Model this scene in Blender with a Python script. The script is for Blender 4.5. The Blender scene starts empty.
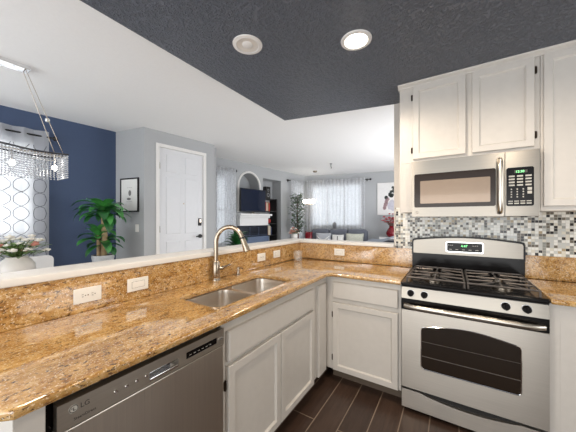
import bpy, bmesh, math, random
from mathutils import Vector, Matrix
random.seed(7)
PI = math.pi
SC = bpy.context.scene
COL = SC.collection

# ------------------------------------------------------------------ camera, world, lights, exposure
cam_d = bpy.data.cameras.new('camera')
cam = bpy.data.objects.new('camera', cam_d); COL.objects.link(cam)
cam.location = (1.526, -2.664, 1.361)
cam.rotation_euler = (PI/2, 0, 0.566)
cam_d.sensor_width = 36.0
cam_d.lens = 259.4/576*36
cam_d.shift_y = 3.1/576
cam_d.clip_start = 0.02
SC.camera = cam
SC.view_settings.view_transform = 'Standard'
SC.view_settings.look = 'None'
SC.view_settings.gamma = 1.0
SC.view_settings.use_curve_mapping = False
SC.view_settings.exposure = 0.5

world = bpy.data.worlds.new('daylight'); SC.world = world
world.use_nodes = True
bg = world.node_tree.nodes['Background']
bg.inputs['Color'].default_value = (0.86, 0.93, 1.0, 1)
bg.inputs['Strength'].default_value = 1.4

def area(name, loc, rot, sx, sy, power, color=(1, 1, 1), spread=PI):
    d = bpy.data.lights.new(name, 'AREA'); d.shape = 'RECTANGLE'
    d.size = sx; d.size_y = sy; d.energy = power; d.color = color; d.spread = spread
    o = bpy.data.objects.new(name, d); o.location = loc; o.rotation_euler = rot
    COL.objects.link(o); return o
# daylight through windows, plus fill lights added in unseen openings
UP = math.radians(28)   # upward tilt of the added fills, to brighten the ceilings
area('fill_back_kitchen', (1.5, -5.45, 1.0), (PI/2, 0, 0), 2.7, 1.9, 34, (1.0, 0.96, 0.91))  # fill added behind the camera for the kitchen fronts and steel
area('fill_back_dining', (-1.6, -5.45, 1.0), (PI/2+UP, 0, 0), 2.4, 2.0, 40, (0.98, 0.98, 1.0))  # fill added on the unseen dining side, aimed at the ceiling
area('daylight_dining_window', (-3.5, -2.3, 1.73), (PI/2, 0, -PI/2), 1.4, 1.25, 26, (0.95, 0.98, 1.0))
area('daylight_kitchen_window', (3.56, -1.15, 1.6), (PI/2, 0, PI/2), 1.2, 1.0, 5, (1.0, 0.97, 0.92))
area('fill_living_side', (2.0, 2.7, 1.1), (PI/2+UP, 0, PI/2), 3.0, 2.0, 54, (0.98, 0.98, 1.0))  # fill added beside the living room, aimed up at its ceiling
def can_lamp(x, y, z, power):
    d = bpy.data.lights.new('can_lamp', 'SPOT'); d.energy = power; d.color = (1.0, 0.84, 0.66)
    d.spot_size = math.radians(172); d.spot_blend = 0.6; d.shadow_soft_size = 0.06
    o = bpy.data.objects.new('can_lamp', d); o.location = (x, y, z); COL.objects.link(o)
SOF = 2.47
can_lamp(1.02, -1.08, SOF-0.05, 36)
can_lamp(2.0, -1.45, SOF-0.05, 19)
can_lamp(0.75, -2.75, SOF-0.05, 34)  # unseen lamp added over the near counter to light its top
can_lamp(2.3, -3.2, SOF-0.05, 8)  # unseen lamp added behind the view as kitchen fill

# ------------------------------------------------------------------ materials
def lin(c):
    c = c/255.0
    return c/12.92 if c <= 0.04045 else ((c+0.055)/1.055)**2.4
def rgb(r, g, b): return (lin(r), lin(g), lin(b), 1)

class NT:
    def __init__(s, name):
        s.m = bpy.data.materials.new(name); s.m.use_nodes = True
        s.t = s.m.node_tree; s.b = s.t.nodes['Principled BSDF']
    def n(s, typ, **kw):
        x = s.t.nodes.new(typ)
        for k, v in kw.items(): setattr(x, k, v)
        return x
    def l(s, a, b): s.t.links.new(a, b)
    def coord(s, scale=(1, 1, 1), rot=(0, 0, 0), loc=(0, 0, 0)):
        tc = s.n('ShaderNodeTexCoord'); mp = s.n('ShaderNodeMapping')
        mp.inputs['Scale'].default_value = scale; mp.inputs['Rotation'].default_value = rot
        mp.inputs['Location'].default_value = loc
        s.l(tc.outputs['Object'], mp.inputs['Vector']); return mp.outputs['Vector']
    def noise(s, vec, scale, detail=3, rough=0.5):
        x = s.n('ShaderNodeTexNoise'); x.inputs['Scale'].default_value = scale
        x.inputs['Detail'].default_value = detail; x.inputs['Roughness'].default_value = rough
        if vec is not None: s.l(vec, x.inputs['Vector'])
        return x
    def ramp(s, fac, stops, interp='LINEAR'):
        r = s.n('ShaderNodeValToRGB'); e = r.color_ramp.elements; r.color_ramp.interpolation = interp
        while len(e) > 1: e.remove(e[-1])
        e[0].position = stops[0][0]; e[0].color = stops[0][1]
        for p, c in stops[1:]:
            q = e.new(p); q.color = c
        s.l(fac, r.inputs['Fac']); return r.outputs['Color']
    def bump(s, h, strength, dist=0.002):
        b = s.n('ShaderNodeBump'); b.inputs['Strength'].default_value = strength
        b.inputs['Distance'].default_value = dist
        s.l(h, b.inputs['Height']); s.l(b.outputs['Normal'], s.b.inputs['Normal'])
    def mix(s, fac, a, b, mode='MIX'):
        x = s.n('ShaderNodeMix'); x.data_type = 'RGBA'; x.blend_type = mode
        for v, i in ((fac, 0), (a, 6), (b, 7)):
            if hasattr(v, 'links') or hasattr(v, 'is_output'): s.l(v, x.inputs[i])
            else: x.inputs[i].default_value = v
        return x.outputs[2]

def mat(name, c, rough=0.5, metal=0.0, bump=0, bscale=60, vary=0.04, spec=0.5, coat=0):
    k = NT(name); v = k.coord()
    n = k.noise(v, bscale*0.3, 3)
    lo = tuple(x*(1-vary) for x in c[:3])+(1,); hi = tuple(min(1, x*(1+vary)) for x in c[:3])+(1,)
    k.l(k.ramp(n.outputs['Fac'], [(0.3, lo), (0.7, hi)]), k.b.inputs['Base Color'])
    k.b.inputs['Roughness'].default_value = rough; k.b.inputs['Metallic'].default_value = metal
    k.b.inputs['Specular IOR Level'].default_value = spec
    k.b.inputs['Coat Weight'].default_value = coat
    if bump:
        n2 = k.noise(v, bscale, 4); k.bump(n2.outputs['Fac'], bump)
    return k.m

def emis(name, c, strength):
    k = NT(name); k.b.inputs['Base Color'].default_value = c
    k.b.inputs['Emission Color'].default_value = c; k.b.inputs['Emission Strength'].default_value = strength
    return k.m

def granite(name):
    k = NT(name); v = k.coord()
    vs = k.coord(scale=(1.0, 0.5, 1.0), rot=(0.5, 0.3, 0.6))
    a = k.noise(vs, 42, 7, 0.78)
    col = k.ramp(a.outputs['Fac'], [(0.30, rgb(92, 62, 36)), (0.39, rgb(166, 120, 64)), (0.48, rgb(204, 160, 96)),
                                    (0.58, rgb(220, 184, 128)), (0.70, rgb(238, 218, 182))])
    w = k.noise(v, 9, 3, 0.5)
    tone = k.ramp(w.outputs['Fac'], [(0.35, (0.68, 0.61, 0.50, 1)), (0.65, (0.95, 0.92, 0.86, 1))])
    col = k.mix(1.0, col, tone, 'MULTIPLY')
    b = k.noise(vs, 88, 4, 0.8)
    dk = k.ramp(b.outputs['Fac'], [(0.39, (0.95, 0.95, 0.95, 1)), (0.44, (0, 0, 0, 1))])
    col = k.mix(dk, col, rgb(70, 47, 33))
    c = k.noise(v, 150, 2, 0.6)
    lt = k.ramp(c.outputs['Fac'], [(0.58, (0, 0, 0, 1)), (0.66, (0.75, 0.75, 0.75, 1))])
    col = k.mix(lt, col, rgb(240, 224, 194))
    k.l(col, k.b.inputs['Base Color'])
    k.b.inputs['Roughness'].default_value = 0.07
    k.b.inputs['Specular IOR Level'].default_value = 0.8
    k.b.inputs['Coat Weight'].default_value = 0.6; k.b.inputs['Coat Roughness'].default_value = 0.03
    return k.m

def steel(name, c, rough=0.28, axis=0, amt=0.25):
    k = NT(name)
    sc = [3, 3, 3]; sc = [260, 260, 260]; sc[axis] = 3
    v = k.coord(scale=tuple(sc)); n = k.noise(v, 1.0, 3, 0.6)
    lo = tuple(x*(1-amt*0.35) for x in c[:3])+(1,)
    k.l(k.ramp(n.outputs['Fac'], [(0.3, lo), (0.7, c)]), k.b.inputs['Base Color'])
    k.b.inputs['Metallic'].default_value = 1.0
    mr = k.n('ShaderNodeMapRange'); mr.inputs['To Min'].default_value = rough*0.8; mr.inputs['To Max'].default_value = rough*1.25
    k.l(n.outputs['Fac'], mr.inputs['Value']); k.l(mr.outputs['Result'], k.b.inputs['Roughness'])
    k.bump(n.outputs['Fac'], 0.02, 0.0003)
    tg = k.n('ShaderNodeTangent'); tg.direction_type = 'UV_MAP'; tg.uv_map = 'UVMap'
    k.l(tg.outputs[0], k.b.inputs['Tangent']); k.b.inputs['Anisotropic'].default_value = 0.75; k.b.inputs['Anisotropic Rotation'].default_value = 0.25
    return k.m

def mosaic(name):
    k = NT(name); T = 0.0205
    v = k.coord(scale=(1/T, 1/T, 1/T))
    sp = k.n('ShaderNodeSeparateXYZ'); k.l(v, sp.inputs[0])
    def m(op, a, b=None):
        x = k.n('ShaderNodeMath', operation=op)
        if hasattr(a, 'is_output'): k.l(a, x.inputs[0])
        else: x.inputs[0].default_value = a
        if b is not None:
            if hasattr(b, 'is_output'): k.l(b, x.inputs[1])
            else: x.inputs[1].default_value = b
        return x.outputs[0]
    fx, fz = m('FLOOR', sp.outputs['X']), m('FLOOR', sp.outputs['Z'])
    cb = k.n('ShaderNodeCombineXYZ'); k.l(fx, cb.inputs[0]); k.l(fz, cb.inputs[1])
    wn = k.n('ShaderNodeTexWhiteNoise', noise_dimensions='2D'); k.l(cb.outputs[0], wn.inputs['Vector'])
    col = k.ramp(wn.outputs['Value'], [(0.0, rgb(240, 240, 234)), (0.30, rgb(204, 206, 202)), (0.46, rgb(150, 152, 146)),
        (0.62, rgb(222, 218, 204)), (0.74, rgb(112, 106, 94)), (0.83, rgb(30, 28, 27)), (0.95, rgb(176, 160, 130))], 'CONSTANT')
    gx, gz = m('FRACT', sp.outputs['X']), m('FRACT', sp.outputs['Z'])
    ex = m('ABSOLUTE', m('SUBTRACT', gx, 0.5)); ez = m('ABSOLUTE', m('SUBTRACT', gz, 0.5))
    g = m('GREATER_THAN', m('MAXIMUM', ex, ez), 0.455)
    col = k.mix(g, col, rgb(206, 202, 192))
    k.l(col, k.b.inputs['Base Color'])
    r = k.n('ShaderNodeMapRange'); r.inputs['To Min'].default_value = 0.16; r.inputs['To Max'].default_value = 0.7
    k.l(g, r.inputs['Value']); k.l(r.outputs[0], k.b.inputs['Roughness'])
    inv = m('SUBTRACT', 1.0, g); k.bump(inv, 0.5, 0.001)
    return k.m

def planks(name):
    k = NT(name); v = k.coord(rot=(0, 0, PI/2), loc=(0.42, 0.764, 0))
    br = k.n('ShaderNodeTexBrick'); k.l(v, br.inputs['Vector'])
    br.inputs['Scale'].default_value = 1.0; br.inputs['Brick Width'].default_value = 0.92
    br.inputs['Row Height'].default_value = 0.166; br.inputs['Mortar Size'].default_value = 0.0035
    br.offset = 0.37
    br.inputs['Color1'].default_value = rgb(62, 46, 38); br.inputs['Color2'].default_value = rgb(80, 62, 52)
    br.inputs['Mortar'].default_value = rgb(140, 122, 106)
    vs = k.coord(scale=(14, 1.2, 1)); n = k.noise(vs, 3.0, 6, 0.65)
    g = k.ramp(n.outputs['Fac'], [(0.3, (0.55, 0.55, 0.55, 1)), (0.7, (1.15, 1.15, 1.15, 1))])
    k.l(k.mix(0.8, br.outputs['Color'], g, 'MULTIPLY'), k.b.inputs['Base Color'])
    k.b.inputs['Roughness'].default_value = 0.32
    k.bump(n.outputs['Fac'], 0.15, 0.002)
    return k.m

def textured_paint(name, c, rough, scale, strength, dist, dark=0.9):
    k = NT(name); v = k.coord()
    n = k.noise(v, scale, 5, 0.6)
    h = k.ramp(n.outputs['Fac'], [(0.42, (0, 0, 0, 1)), (0.58, (1, 1, 1, 1))])
    lo = tuple(x*dark for x in c[:3])+(1,)
    k.l(k.mix(h, lo, c), k.b.inputs['Base Color'])
    k.b.inputs['Roughness'].default_value = rough
    k.bump(h, strength, dist); return k.m

def glass(name, c=(1, 1, 1, 1), rough=0.0):
    k = NT(name); k.b.inputs['Base Color'].default_value = c; k.b.inputs['Roughness'].default_value = rough
    k.b.inputs['Transmission Weight'].default_value = 1.0; k.b.inputs['IOR'].default_value = 1.45
    return k.m

def sheer(name, c, alpha, pattern=None):
    """thin curtain cloth: lets daylight through, woven pattern"""
    k = NT(name); t = k.t
    k.b.inputs['Base Color'].default_value = c; k.b.inputs['Roughness'].default_value = 0.9
    tl = k.n('ShaderNodeBsdfTranslucent'); tl.inputs['Color'].default_value = c
    tr = k.n('ShaderNodeBsdfTransparent'); tr.inputs['Color'].default_value = (1, 1, 1, 1)
    m1 = k.n('ShaderNodeMixShader'); m1.inputs[0].default_value = 0.6
    k.l(k.b.outputs[0], m1.inputs[1]); k.l(tl.outputs[0], m1.inputs[2])
    m2 = k.n('ShaderNodeMixShader')
    if pattern is None:
        v = k.coord(scale=(1, 1, 1)); n = k.noise(v, 55, 3)
        mr = k.n('ShaderNodeMapRange'); mr.inputs['To Min'].default_value = max(0, alpha-0.25); mr.inputs['To Max'].default_value = min(1, alpha+0.08)
        mr.inputs['From Min'].default_value = 0.35; mr.inputs['From Max'].default_value = 0.65
        k.l(n.outputs['Fac'], mr.inputs['Value']); k.l(mr.outputs[0], m2.inputs[0])
    else:
        m2.inputs[0].default_value = alpha
    k.l(tr.outputs[0], m2.inputs[1]); k.l(m1.outputs[0], m2.inputs[2])
    k.l(m2.outputs[0], t.nodes['Material Output'].inputs['Surface'])
    return k.m

M = {}
M['ceil'] = textured_paint('white ceiling paint', rgb(242, 242, 242), 0.85, 60, 0.02, 0.0005, 0.985)
M['soffit'] = textured_paint('charcoal textured ceiling paint', rgb(102, 107, 119), 0.3, 46, 0.9, 0.02, 0.85)
M['wallgrey'] = mat('grey wall paint', rgb(176, 178, 180), 0.75, bump=0.06, bscale=120, vary=0.015)
M['wallblue'] = mat('navy wall paint', rgb(66, 82, 112), 0.65, bump=0.06, bscale=120, vary=0.02)
M['wallkit'] = mat('warm white wall paint', rgb(206, 200, 192), 0.7, bump=0.06, bscale=120, vary=0.015)
M['trim'] = mat('white trim paint', rgb(232, 230, 227), 0.4, vary=0.01)
M['ledge'] = mat('white ledge paint', rgb(228, 226, 222), 0.4, vary=0.02)
M['cab'] = mat('greige cabinet paint', rgb(207, 202, 195), 0.38, bump=0.03, bscale=80, vary=0.02)
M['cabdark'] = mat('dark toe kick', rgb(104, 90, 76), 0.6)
M['granite'] = granite('golden granite')
M['steel'] = steel('brushed steel', rgb(190, 183, 173), 0.31, 0)
M['steelv'] = steel('brushed steel upright grain', rgb(206, 198, 188), 0.3, 2)
M['steeldim'] = steel('darker brushed steel', rgb(156, 150, 141), 0.3, 0)
M['sinksteel'] = mat('satin sink steel', rgb(214, 206, 196), 0.32, 1.0, vary=0.03)
M['nickel'] = mat('brushed nickel', rgb(172, 160, 144), 0.25, 1.0, vary=0.03)
M['steelbar'] = mat('satin steel bar', rgb(214, 208, 198), 0.3, 1.0, vary=0.02)
M['gunmetal'] = mat('dark chrome', rgb(96, 98, 104), 0.2, 1.0)
M['chrome'] = mat('bright chrome', rgb(235, 235, 235), 0.1, 1.0, vary=0.01)
M['black'] = mat('black enamel', rgb(18, 16, 16), 0.15, vary=0.02, spec=0.18)
M['blackmat'] = mat('matte black', rgb(30, 29, 29), 0.6)
M['iron'] = mat('cast iron grate', rgb(104, 98, 94), 0.34, 0.5, bump=0.1, bscale=200)
M['ovenglass'] = mat('dark oven glass', rgb(34, 24, 15), 0.08, vary=0.05, spec=0.25, coat=0.0)
M['mwglass'] = mat('microwave glass with painted reflection', rgb(136, 116, 96), 0.12, 0.2, vary=0.02, coat=0.4)  # tan of the reflected kitchen is put into the glass colour
M['mwframe'] = mat('dark brown glass frame', rgb(44, 35, 29), 0.12, vary=0.02, spec=0.25)
M['mosaic'] = mosaic('mosaic tile')
M['floor'] = planks('dark wood plank tile')
M['bouncefloor'] = mat('beige carpet', rgb(214, 206, 196), 0.95, bump=0.2, bscale=200)  # unseen floor made pale to bounce light up at the ceilings
M['plate'] = mat('white plastic', rgb(240, 238, 232), 0.3, vary=0.01)
M['slot'] = mat('dark slot', rgb(70, 66, 62), 0.6)
M['bronze'] = mat('dark bronze hinge', rgb(58, 46, 36), 0.35, 0.7)
M['key'] = mat('pale key print', rgb(190, 186, 178), 0.5)
M['bulb'] = emis('lit bulb', (1.0, 0.93, 0.82, 1), 9)
M['canlit'] = emis('lit can lens', (1.0, 0.93, 0.80, 1), 7)
M['ledgreen'] = emis('green digits', (0.25, 1.0, 0.35, 1), 1.2)
M['glass'] = glass('clear glass')
M['clearplastic'] = glass('clear tumbler glass', (0.99, 0.99, 0.98, 1), 0.04)
M['clearplastic'].node_tree.nodes['Principled BSDF'].inputs['Transmission Weight'].default_value = 0.86
M['crystal'] = mat('crystal beads', rgb(226, 230, 236), 0.08, 0.45, vary=0.08, bscale=900, coat=0.5)
M['door'] = mat('white door paint', rgb(222, 223, 226), 0.4, vary=0.01)
M['leaf'] = mat('glossy green leaf', rgb(72, 146, 70), 0.28, vary=0.4, bscale=40)
M['leaf2'] = mat('deep green leaf', rgb(40, 98, 48), 0.4, vary=0.3, bscale=40)
M['leafpale'] = mat('grey green leaf', rgb(104, 128, 100), 0.5, vary=0.3, bscale=40)
M['freshleaf'] = mat('fresh green leaf', rgb(120, 150, 84), 0.5, vary=0.25, bscale=40)
M['bark'] = mat('pale cane bark', rgb(176, 150, 116), 0.8, bump=0.3, bscale=60, vary=0.2)
M['soil'] = mat('potting soil', rgb(66, 50, 38), 0.95, bump=0.5, bscale=90)
M['potgrey'] = mat('mottled grey pot', rgb(186, 188, 190), 0.7, bump=0.35, bscale=70, vary=0.14)
M['ceramic'] = mat('off white ceramic', rgb(226, 222, 216), 0.28, vary=0.03)
M['white'] = mat('white lacquer', rgb(234, 233, 232), 0.35, vary=0.01)
M['petalw'] = mat('white petals', rgb(240, 236, 226), 0.7, vary=0.08)
M['petalp'] = mat('dusty pink petals', rgb(198, 134, 116), 0.7, vary=0.15)
M['petalr'] = mat('red petals', rgb(176, 58, 66), 0.7, vary=0.25)
M['redglaze'] = mat('dark red glaze', rgb(120, 22, 34), 0.15, vary=0.1)
M['stem'] = mat('green stem', rgb(84, 110, 58), 0.6, vary=0.15)
M['twig'] = mat('brown twig', rgb(104, 70, 60), 0.7)
M['tvblack'] = mat('black screen', rgb(26, 34, 54), 0.06, vary=0.05, coat=0.5)
M['sofa'] = mat('charcoal grey upholstery', rgb(108, 112, 122), 0.9, bump=0.15, bscale=150, vary=0.08)
M['sofapale'] = mat('pale grey throw', rgb(160, 168, 180), 0.9, bump=0.2, bscale=60, vary=0.1)
M['pillow'] = mat('light grey pillow', rgb(180, 182, 188), 0.9, bump=0.15, bscale=120, vary=0.06)
M['pillowcream'] = mat('cream pillow', rgb(206, 206, 192), 0.9, bump=0.15, bscale=120, vary=0.12)
M['firebox'] = mat('dark firebox', rgb(24, 30, 42), 0.25)
M['insert'] = mat('blue grey console', rgb(88, 104, 130), 0.4)
M['wood'] = mat('dining table wood', rgb(96, 76, 60), 0.4, vary=0.15)
M['blind'] = mat('white slat blind', rgb(236, 236, 232), 0.5, vary=0.02)
M['sheer'] = sheer('sheer white curtain', rgb(226, 227, 230), 0.92)
M['drape'] = sheer('white dining curtain', rgb(230, 231, 234), 0.86, 'plain')
M['trellis'] = mat('grey trellis embroidery', rgb(126, 128, 134), 0.9)
M['bookred'] = mat('red book', rgb(170, 44, 40), 0.6)
M['bookcream'] = mat('cream book', rgb(214, 202, 180), 0.7)
M['booktan'] = mat('tan book', rgb(160, 120, 88), 0.7)
M['bookblue'] = mat('dark blue book', rgb(50, 60, 90), 0.6)
M['mat'] = mat('white print mount', rgb(236, 235, 231), 0.7, vary=0.01)
M['ink'] = mat('grey print ink', rgb(130, 128, 126), 0.8, vary=0.1)
M['canvas'] = mat('white canvas', rgb(232, 230, 228), 0.8, vary=0.03)
M['canvasdark'] = mat('dark foliage paint', rgb(56, 62, 60), 0.8, vary=0.3)
M['canvasmauve'] = mat('mauve paint', rgb(170, 142, 146), 0.8, vary=0.2)
M['canvasgrey'] = mat('pale grey paint', rgb(198, 196, 206), 0.8, vary=0.1)
M['figgrey'] = mat('stone grey', rgb(120, 120, 122), 0.7, vary=0.1)

# ------------------------------------------------------------------ mesh helpers
class MB:
    def __init__(s): s.b = bmesh.new()
    def box(s, x0, x1, y0, y1, z0, z1, bev=0.0, seg=2):
        r = bmesh.ops.create_cube(s.b, size=1.0); vs = r['verts']
        for v in vs:
            v.co = Vector(((x0+x1)/2+v.co.x*(x1-x0), (y0+y1)/2+v.co.y*(y1-y0), (z0+z1)/2+v.co.z*(z1-z0)))
        if bev > 0:
            es = list({e for v in vs for e in v.link_edges})
            bmesh.ops.bevel(s.b, geom=es, offset=min(bev, 0.49*min(abs(x1-x0), abs(y1-y0), abs(z1-z0))), segments=seg, affect='EDGES', profile=0.5)
        return s
    def panel(s, x0, x1, z0, z1, yf, th=0.02, rail=0.055, depth=0.012, slope=0.014, outer=0.004, raise_=0):
        """a door slab whose front (facing -y at yf) carries a recessed panel"""
        r = bmesh.ops.create_cube(s.b, size=1.0); vs = r['verts']
        for v in vs:
            v.co = Vector(((x0+x1)/2+v.co.x*(x1-x0), yf+th/2+v.co.y*th, (z0+z1)/2+v.co.z*(z1-z0)))
        f = [f for f in {f for v in vs for f in v.link_faces} if f.normal.y < -0.9 or (f.calc_center_median().y < yf+1e-5)]
        fr = f
        bmesh.ops.inset_region(s.b, faces=fr, thickness=outer, depth=0.0)
        for v in {v for q in fr for v in q.verts}: v.co.y -= outer*0.7
        if rail:
            bmesh.ops.inset_region(s.b, faces=fr, thickness=rail, depth=0.0)
            bmesh.ops.inset_region(s.b, faces=fr, thickness=slope, depth=0.0)
            for v in {v for q in fr for v in q.verts}: v.co.y += depth
            if raise_:
                bmesh.ops.inset_region(s.b, faces=fr, thickness=0.012, depth=0.0)
                bmesh.ops.inset_region(s.b, faces=fr, thickness=0.018, depth=0.0)
                for v in {v for q in fr for v in q.verts}: v.co.y -= raise_
        return s
    def tube(s, pts, r, seg=10, caps=True, radii=None):
        pts = [Vector(p) for p in pts]; rings = []; n = len(pts)
        up = None
        for i, p in enumerate(pts):
            t = (pts[min(i+1, n-1)]-pts[max(i-1, 0)])
            t = t.normalized() if t.length > 1e-9 else Vector((0, 0, 1))
            if up is None:
                up = Vector((0, 0, 1)) if abs(t.z) < 0.9 else Vector((1, 0, 0))
            a = t.cross(up)
            if a.length < 1e-6: a = t.cross(Vector((0, 1, 0.1)))
            a.normalize(); b = a.cross(t).normalized(); up = b
            rr = radii[i] if radii else r
            rings.append([s.b.verts.new(p+a*(rr*math.cos(2*PI*k/seg))+b*(rr*math.sin(2*PI*k/seg))) for k in range(seg)])
        for i in range(n-1):
            for k in range(seg):
                s.b.faces.new((rings[i][k], rings[i][(k+1) % seg], rings[i+1][(k+1) % seg], rings[i+1][k]))
        if caps:
            s.b.faces.new(rings[0][::-1]); s.b.faces.new(rings[-1])
        return s
    def lathe(s, prof, c=(0, 0, 0), seg=24, axis='z'):
        c = Vector(c); rings = []
        for r, h in prof:
            ring = []
            if r < 1e-6:
                co = {'z': (0, 0, h), 'y': (0, h, 0), 'x': (h, 0, 0)}[axis]
                ring = [s.b.verts.new(c+Vector(co))]
            else:
                for k in range(seg):
                    a = 2*PI*k/seg; u, w = r*math.cos(a), r*math.sin(a)
                    co = {'z': (u, w, h), 'y': (u, h, w), 'x': (h, u, w)}[axis]
                    ring.append(s.b.verts.new(c+Vector(co)))
            rings.append(ring)
        for A, B in zip(rings, rings[1:]):
            for k in range(seg):
                k2 = (k+1) % seg
                if len(A) == 1 and len(B) == 1: break
                if len(A) == 1: s.b.faces.new((A[0], B[k], B[k2]))
                elif len(B) == 1: s.b.faces.new((A[k], A[k2], B[0]))
                else: s.b.faces.new((A[k], A[k2], B[k2], B[k]))
        return s
    def prism(s, outline, h0, h1, axis='y', bev=0):
        """outline in the plane across axis: axis y -> (x,z); axis z -> (x,y); axis x -> (y,z)"""
        def P(u, v, h): return {'y': (u, h, v), 'z': (u, v, h), 'x': (h, u, v)}[axis]
        A = [s.b.verts.new(P(u, v, h0)) for u, v in outline]; B = [s.b.verts.new(P(u, v, h1)) for u, v in outline]
        n = len(outline)
        fs = [s.b.faces.new(A), s.b.faces.new(B[::-1])]
        for i in range(n): fs.append(s.b.faces.new((A[i], B[i], B[(i+1) % n], A[(i+1) % n])))
        return s
    def sphere(s, c, r, sx=1, sy=1, sz=1, u=12, v=8):
        q = bmesh.ops.create_uvsphere(s.b, u_segments=u, v_segments=v, radius=r)
        for x in q['verts']: x.co = Vector((c[0]+x.co.x*sx, c[1]+x.co.y*sy, c[2]+x.co.z*sz))
        return s
    def sheet(s, fn, nu, nv):
        g = [[s.b.verts.new(fn(i/nu, j/nv)) for j in range(nv+1)] for i in range(nu+1)]
        for i in range(nu):
            for j in range(nv): s.b.faces.new((g[i][j], g[i+1][j], g[i+1][j+1], g[i][j+1]))
        return s
    def holed(s, outer, holes, z0, z1, bev=0, axis='z'):
        loops = []; es = []
        for L in [outer]+holes:
            vs = [s.b.verts.new({'z': (p[0], p[1], z1), 'y': (p[0], z1, p[1])}[axis]) for p in L]
            for i in range(len(vs)): es.append(s.b.edges.new((vs[i], vs[(i+1) % len(vs)])))
            loops.append(vs)
        r = bmesh.ops.triangle_fill(s.b, use_beauty=True, use_dissolve=False, edges=es)
        fs = [g for g in r['geom'] if isinstance(g, bmesh.types.BMFace)]
        ex = bmesh.ops.extrude_face_region(s.b, geom=fs)
        nv = [g for g in ex['geom'] if isinstance(g, bmesh.types.BMVert)]
        for v in nv:
            if axis == 'z': v.co.z = z0
            else: v.co.y = z0
        bmesh.ops.recalc_face_normals(s.b, faces=s.b.faces)
        if bev:
            ed = [e for e in s.b.edges if len(e.link_faces) == 2 and e.calc_face_angle(0) > 0.6 and abs(e.verts[0].co.z-e.verts[1].co.z) < 1e-6]
            bmesh.ops.bevel(s.b, geom=ed, offset=bev, segments=3, affect='EDGES', profile=0.5)
        return s
    def build(s, name, m, parent=None, smooth=False, angle=40, recalc=True):
        if recalc: bmesh.ops.recalc_face_normals(s.b, faces=s.b.faces)
        me = bpy.data.meshes.new(name); s.b.to_mesh(me); s.b.free()
        me.materials.append(M[m] if isinstance(m, str) else m)
        if m in ('steel', 'steelv', 'steeldim'):
            uv = me.uv_layers.new(name='UVMap')
            for lp in me.loops:
                q = me.vertices[lp.vertex_index].co; uv.data[lp.index].uv = (q.x, q.z)
        if smooth:
            me.polygons.foreach_set('use_smooth', [True]*len(me.polygons))
            try: me.set_sharp_from_angle(angle=math.radians(angle))
            except Exception: pass
        o = bpy.data.objects.new(name, me); COL.objects.link(o)
        if parent is not None: o.parent = parent
        return o

def thing(name, label, cat, loc=(0, 0, 0), rz=0, group=None):
    o = bpy.data.objects.new(name, None); COL.objects.link(o)
    o.empty_display_size = 0.05
    o.location = loc; o.rotation_euler = (0, 0, rz); o['label'] = label; o['category'] = cat
    if group: o['group'] = group
    return o
def tag(o, label, cat, group=None, kind=None):
    o['label'] = label; o['category'] = cat
    if group: o['group'] = group
    if kind: o['kind'] = kind
    return o
def struct(name, mb, m, label=None, cat=None, **kw):
    o = mb.build(name, m, **kw); o['kind'] = 'structure'
    if label: o['label'] = label
    if cat: o['category'] = cat
    return o
def dup(root, loc=None, label=None, rz=None):
    r = root.copy(); COL.objects.link(r)
    if loc is not None: r.location = loc
    if rz is not None: r.rotation_euler = (0, 0, rz)
    if label: r['label'] = label
    for ch in list(root.children):
        c = ch.copy(); COL.objects.link(c); c.parent = r
        for g in list(ch.children):
            d = g.copy(); COL.objects.link(d); d.parent = c
    return r
def rrect(x0, x1, y0, y1, r, n=5):
    out = []
    for cx, cy, a in ((x1-r, y1-r, 0), (x0+r, y1-r, PI/2), (x0+r, y0+r, PI), (x1-r, y0+r, 3*PI/2)):
        for i in range(n+1):
            t = a+PI/2*i/n; out.append((cx+r*math.cos(t), cy+r*math.sin(t)))
    return out
def text(name, body, size, m, parent, loc, rot, ext=0.0006):
    c = bpy.data.curves.new(name, 'FONT'); c.body = body; c.size = size; c.extrude = ext; c.align_x = 'LEFT'
    tmp = bpy.data.objects.new(name+'_t', c); COL.objects.link(tmp)
    dg = bpy.context.evaluated_depsgraph_get(); me = bpy.data.meshes.new_from_object(tmp.evaluated_get(dg))
    bpy.data.objects.remove(tmp); me.materials.clear(); me.materials.append(M[m])
    o = bpy.data.objects.new(name, me); COL.objects.link(o); o.parent = parent; o.location = loc; o.rotation_euler = rot
    return o

ZC = 2.74      # white ceiling
TH = 0.12
# ------------------------------------------------------------------ room shell
struct('floor', MB().box(-0.14, 3.5, -5.3, 0.12, -0.1, 0.0), 'floor')
struct('floor_living', MB().box(-5.2, -0.14, -5.6, 8.0, -0.1, 0.0).box(-0.14, 4.2, 0.12, 8.0, -0.1, 0.0), 'bouncefloor')
struct('ceiling', MB().box(-5.2, 4.2, -5.6, 8.0, ZC, ZC+0.1), 'ceil')
# dropped charcoal ceiling over the kitchen
sof = [(-0.07, -5.2), (3.4, -5.2), (3.4, 0.0), (1.045, 0.0), (-0.07, -0.22)]
struct('soffit_ceiling', MB().prism(sof, SOF, ZC-0.001, 'z'), 'soffit')
# kitchen range wall with the pass-through opening left of x = 1.05
struct('wall_range', MB().box(1.047, 3.4, 0.0, TH, 0, ZC), 'wallkit')
struct('wall_right', MB().box(3.4, 3.5, -5.2, -1.75, 0, ZC).box(3.4, 3.5, -0.55, 0.12, 0, ZC).box(3.4, 3.5, -1.75, -0.55, 0, 1.1).box(3.4, 3.5, -1.75, -0.55, 2.1, ZC), 'wallkit')
struct('wall_pony', MB().box(-TH-0.02, 0.0, -2.52, 0.0+TH, 0, 1.08).box(0.0, 1.047, 0.0, TH, 0, 1.08), 'wallkit')
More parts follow.
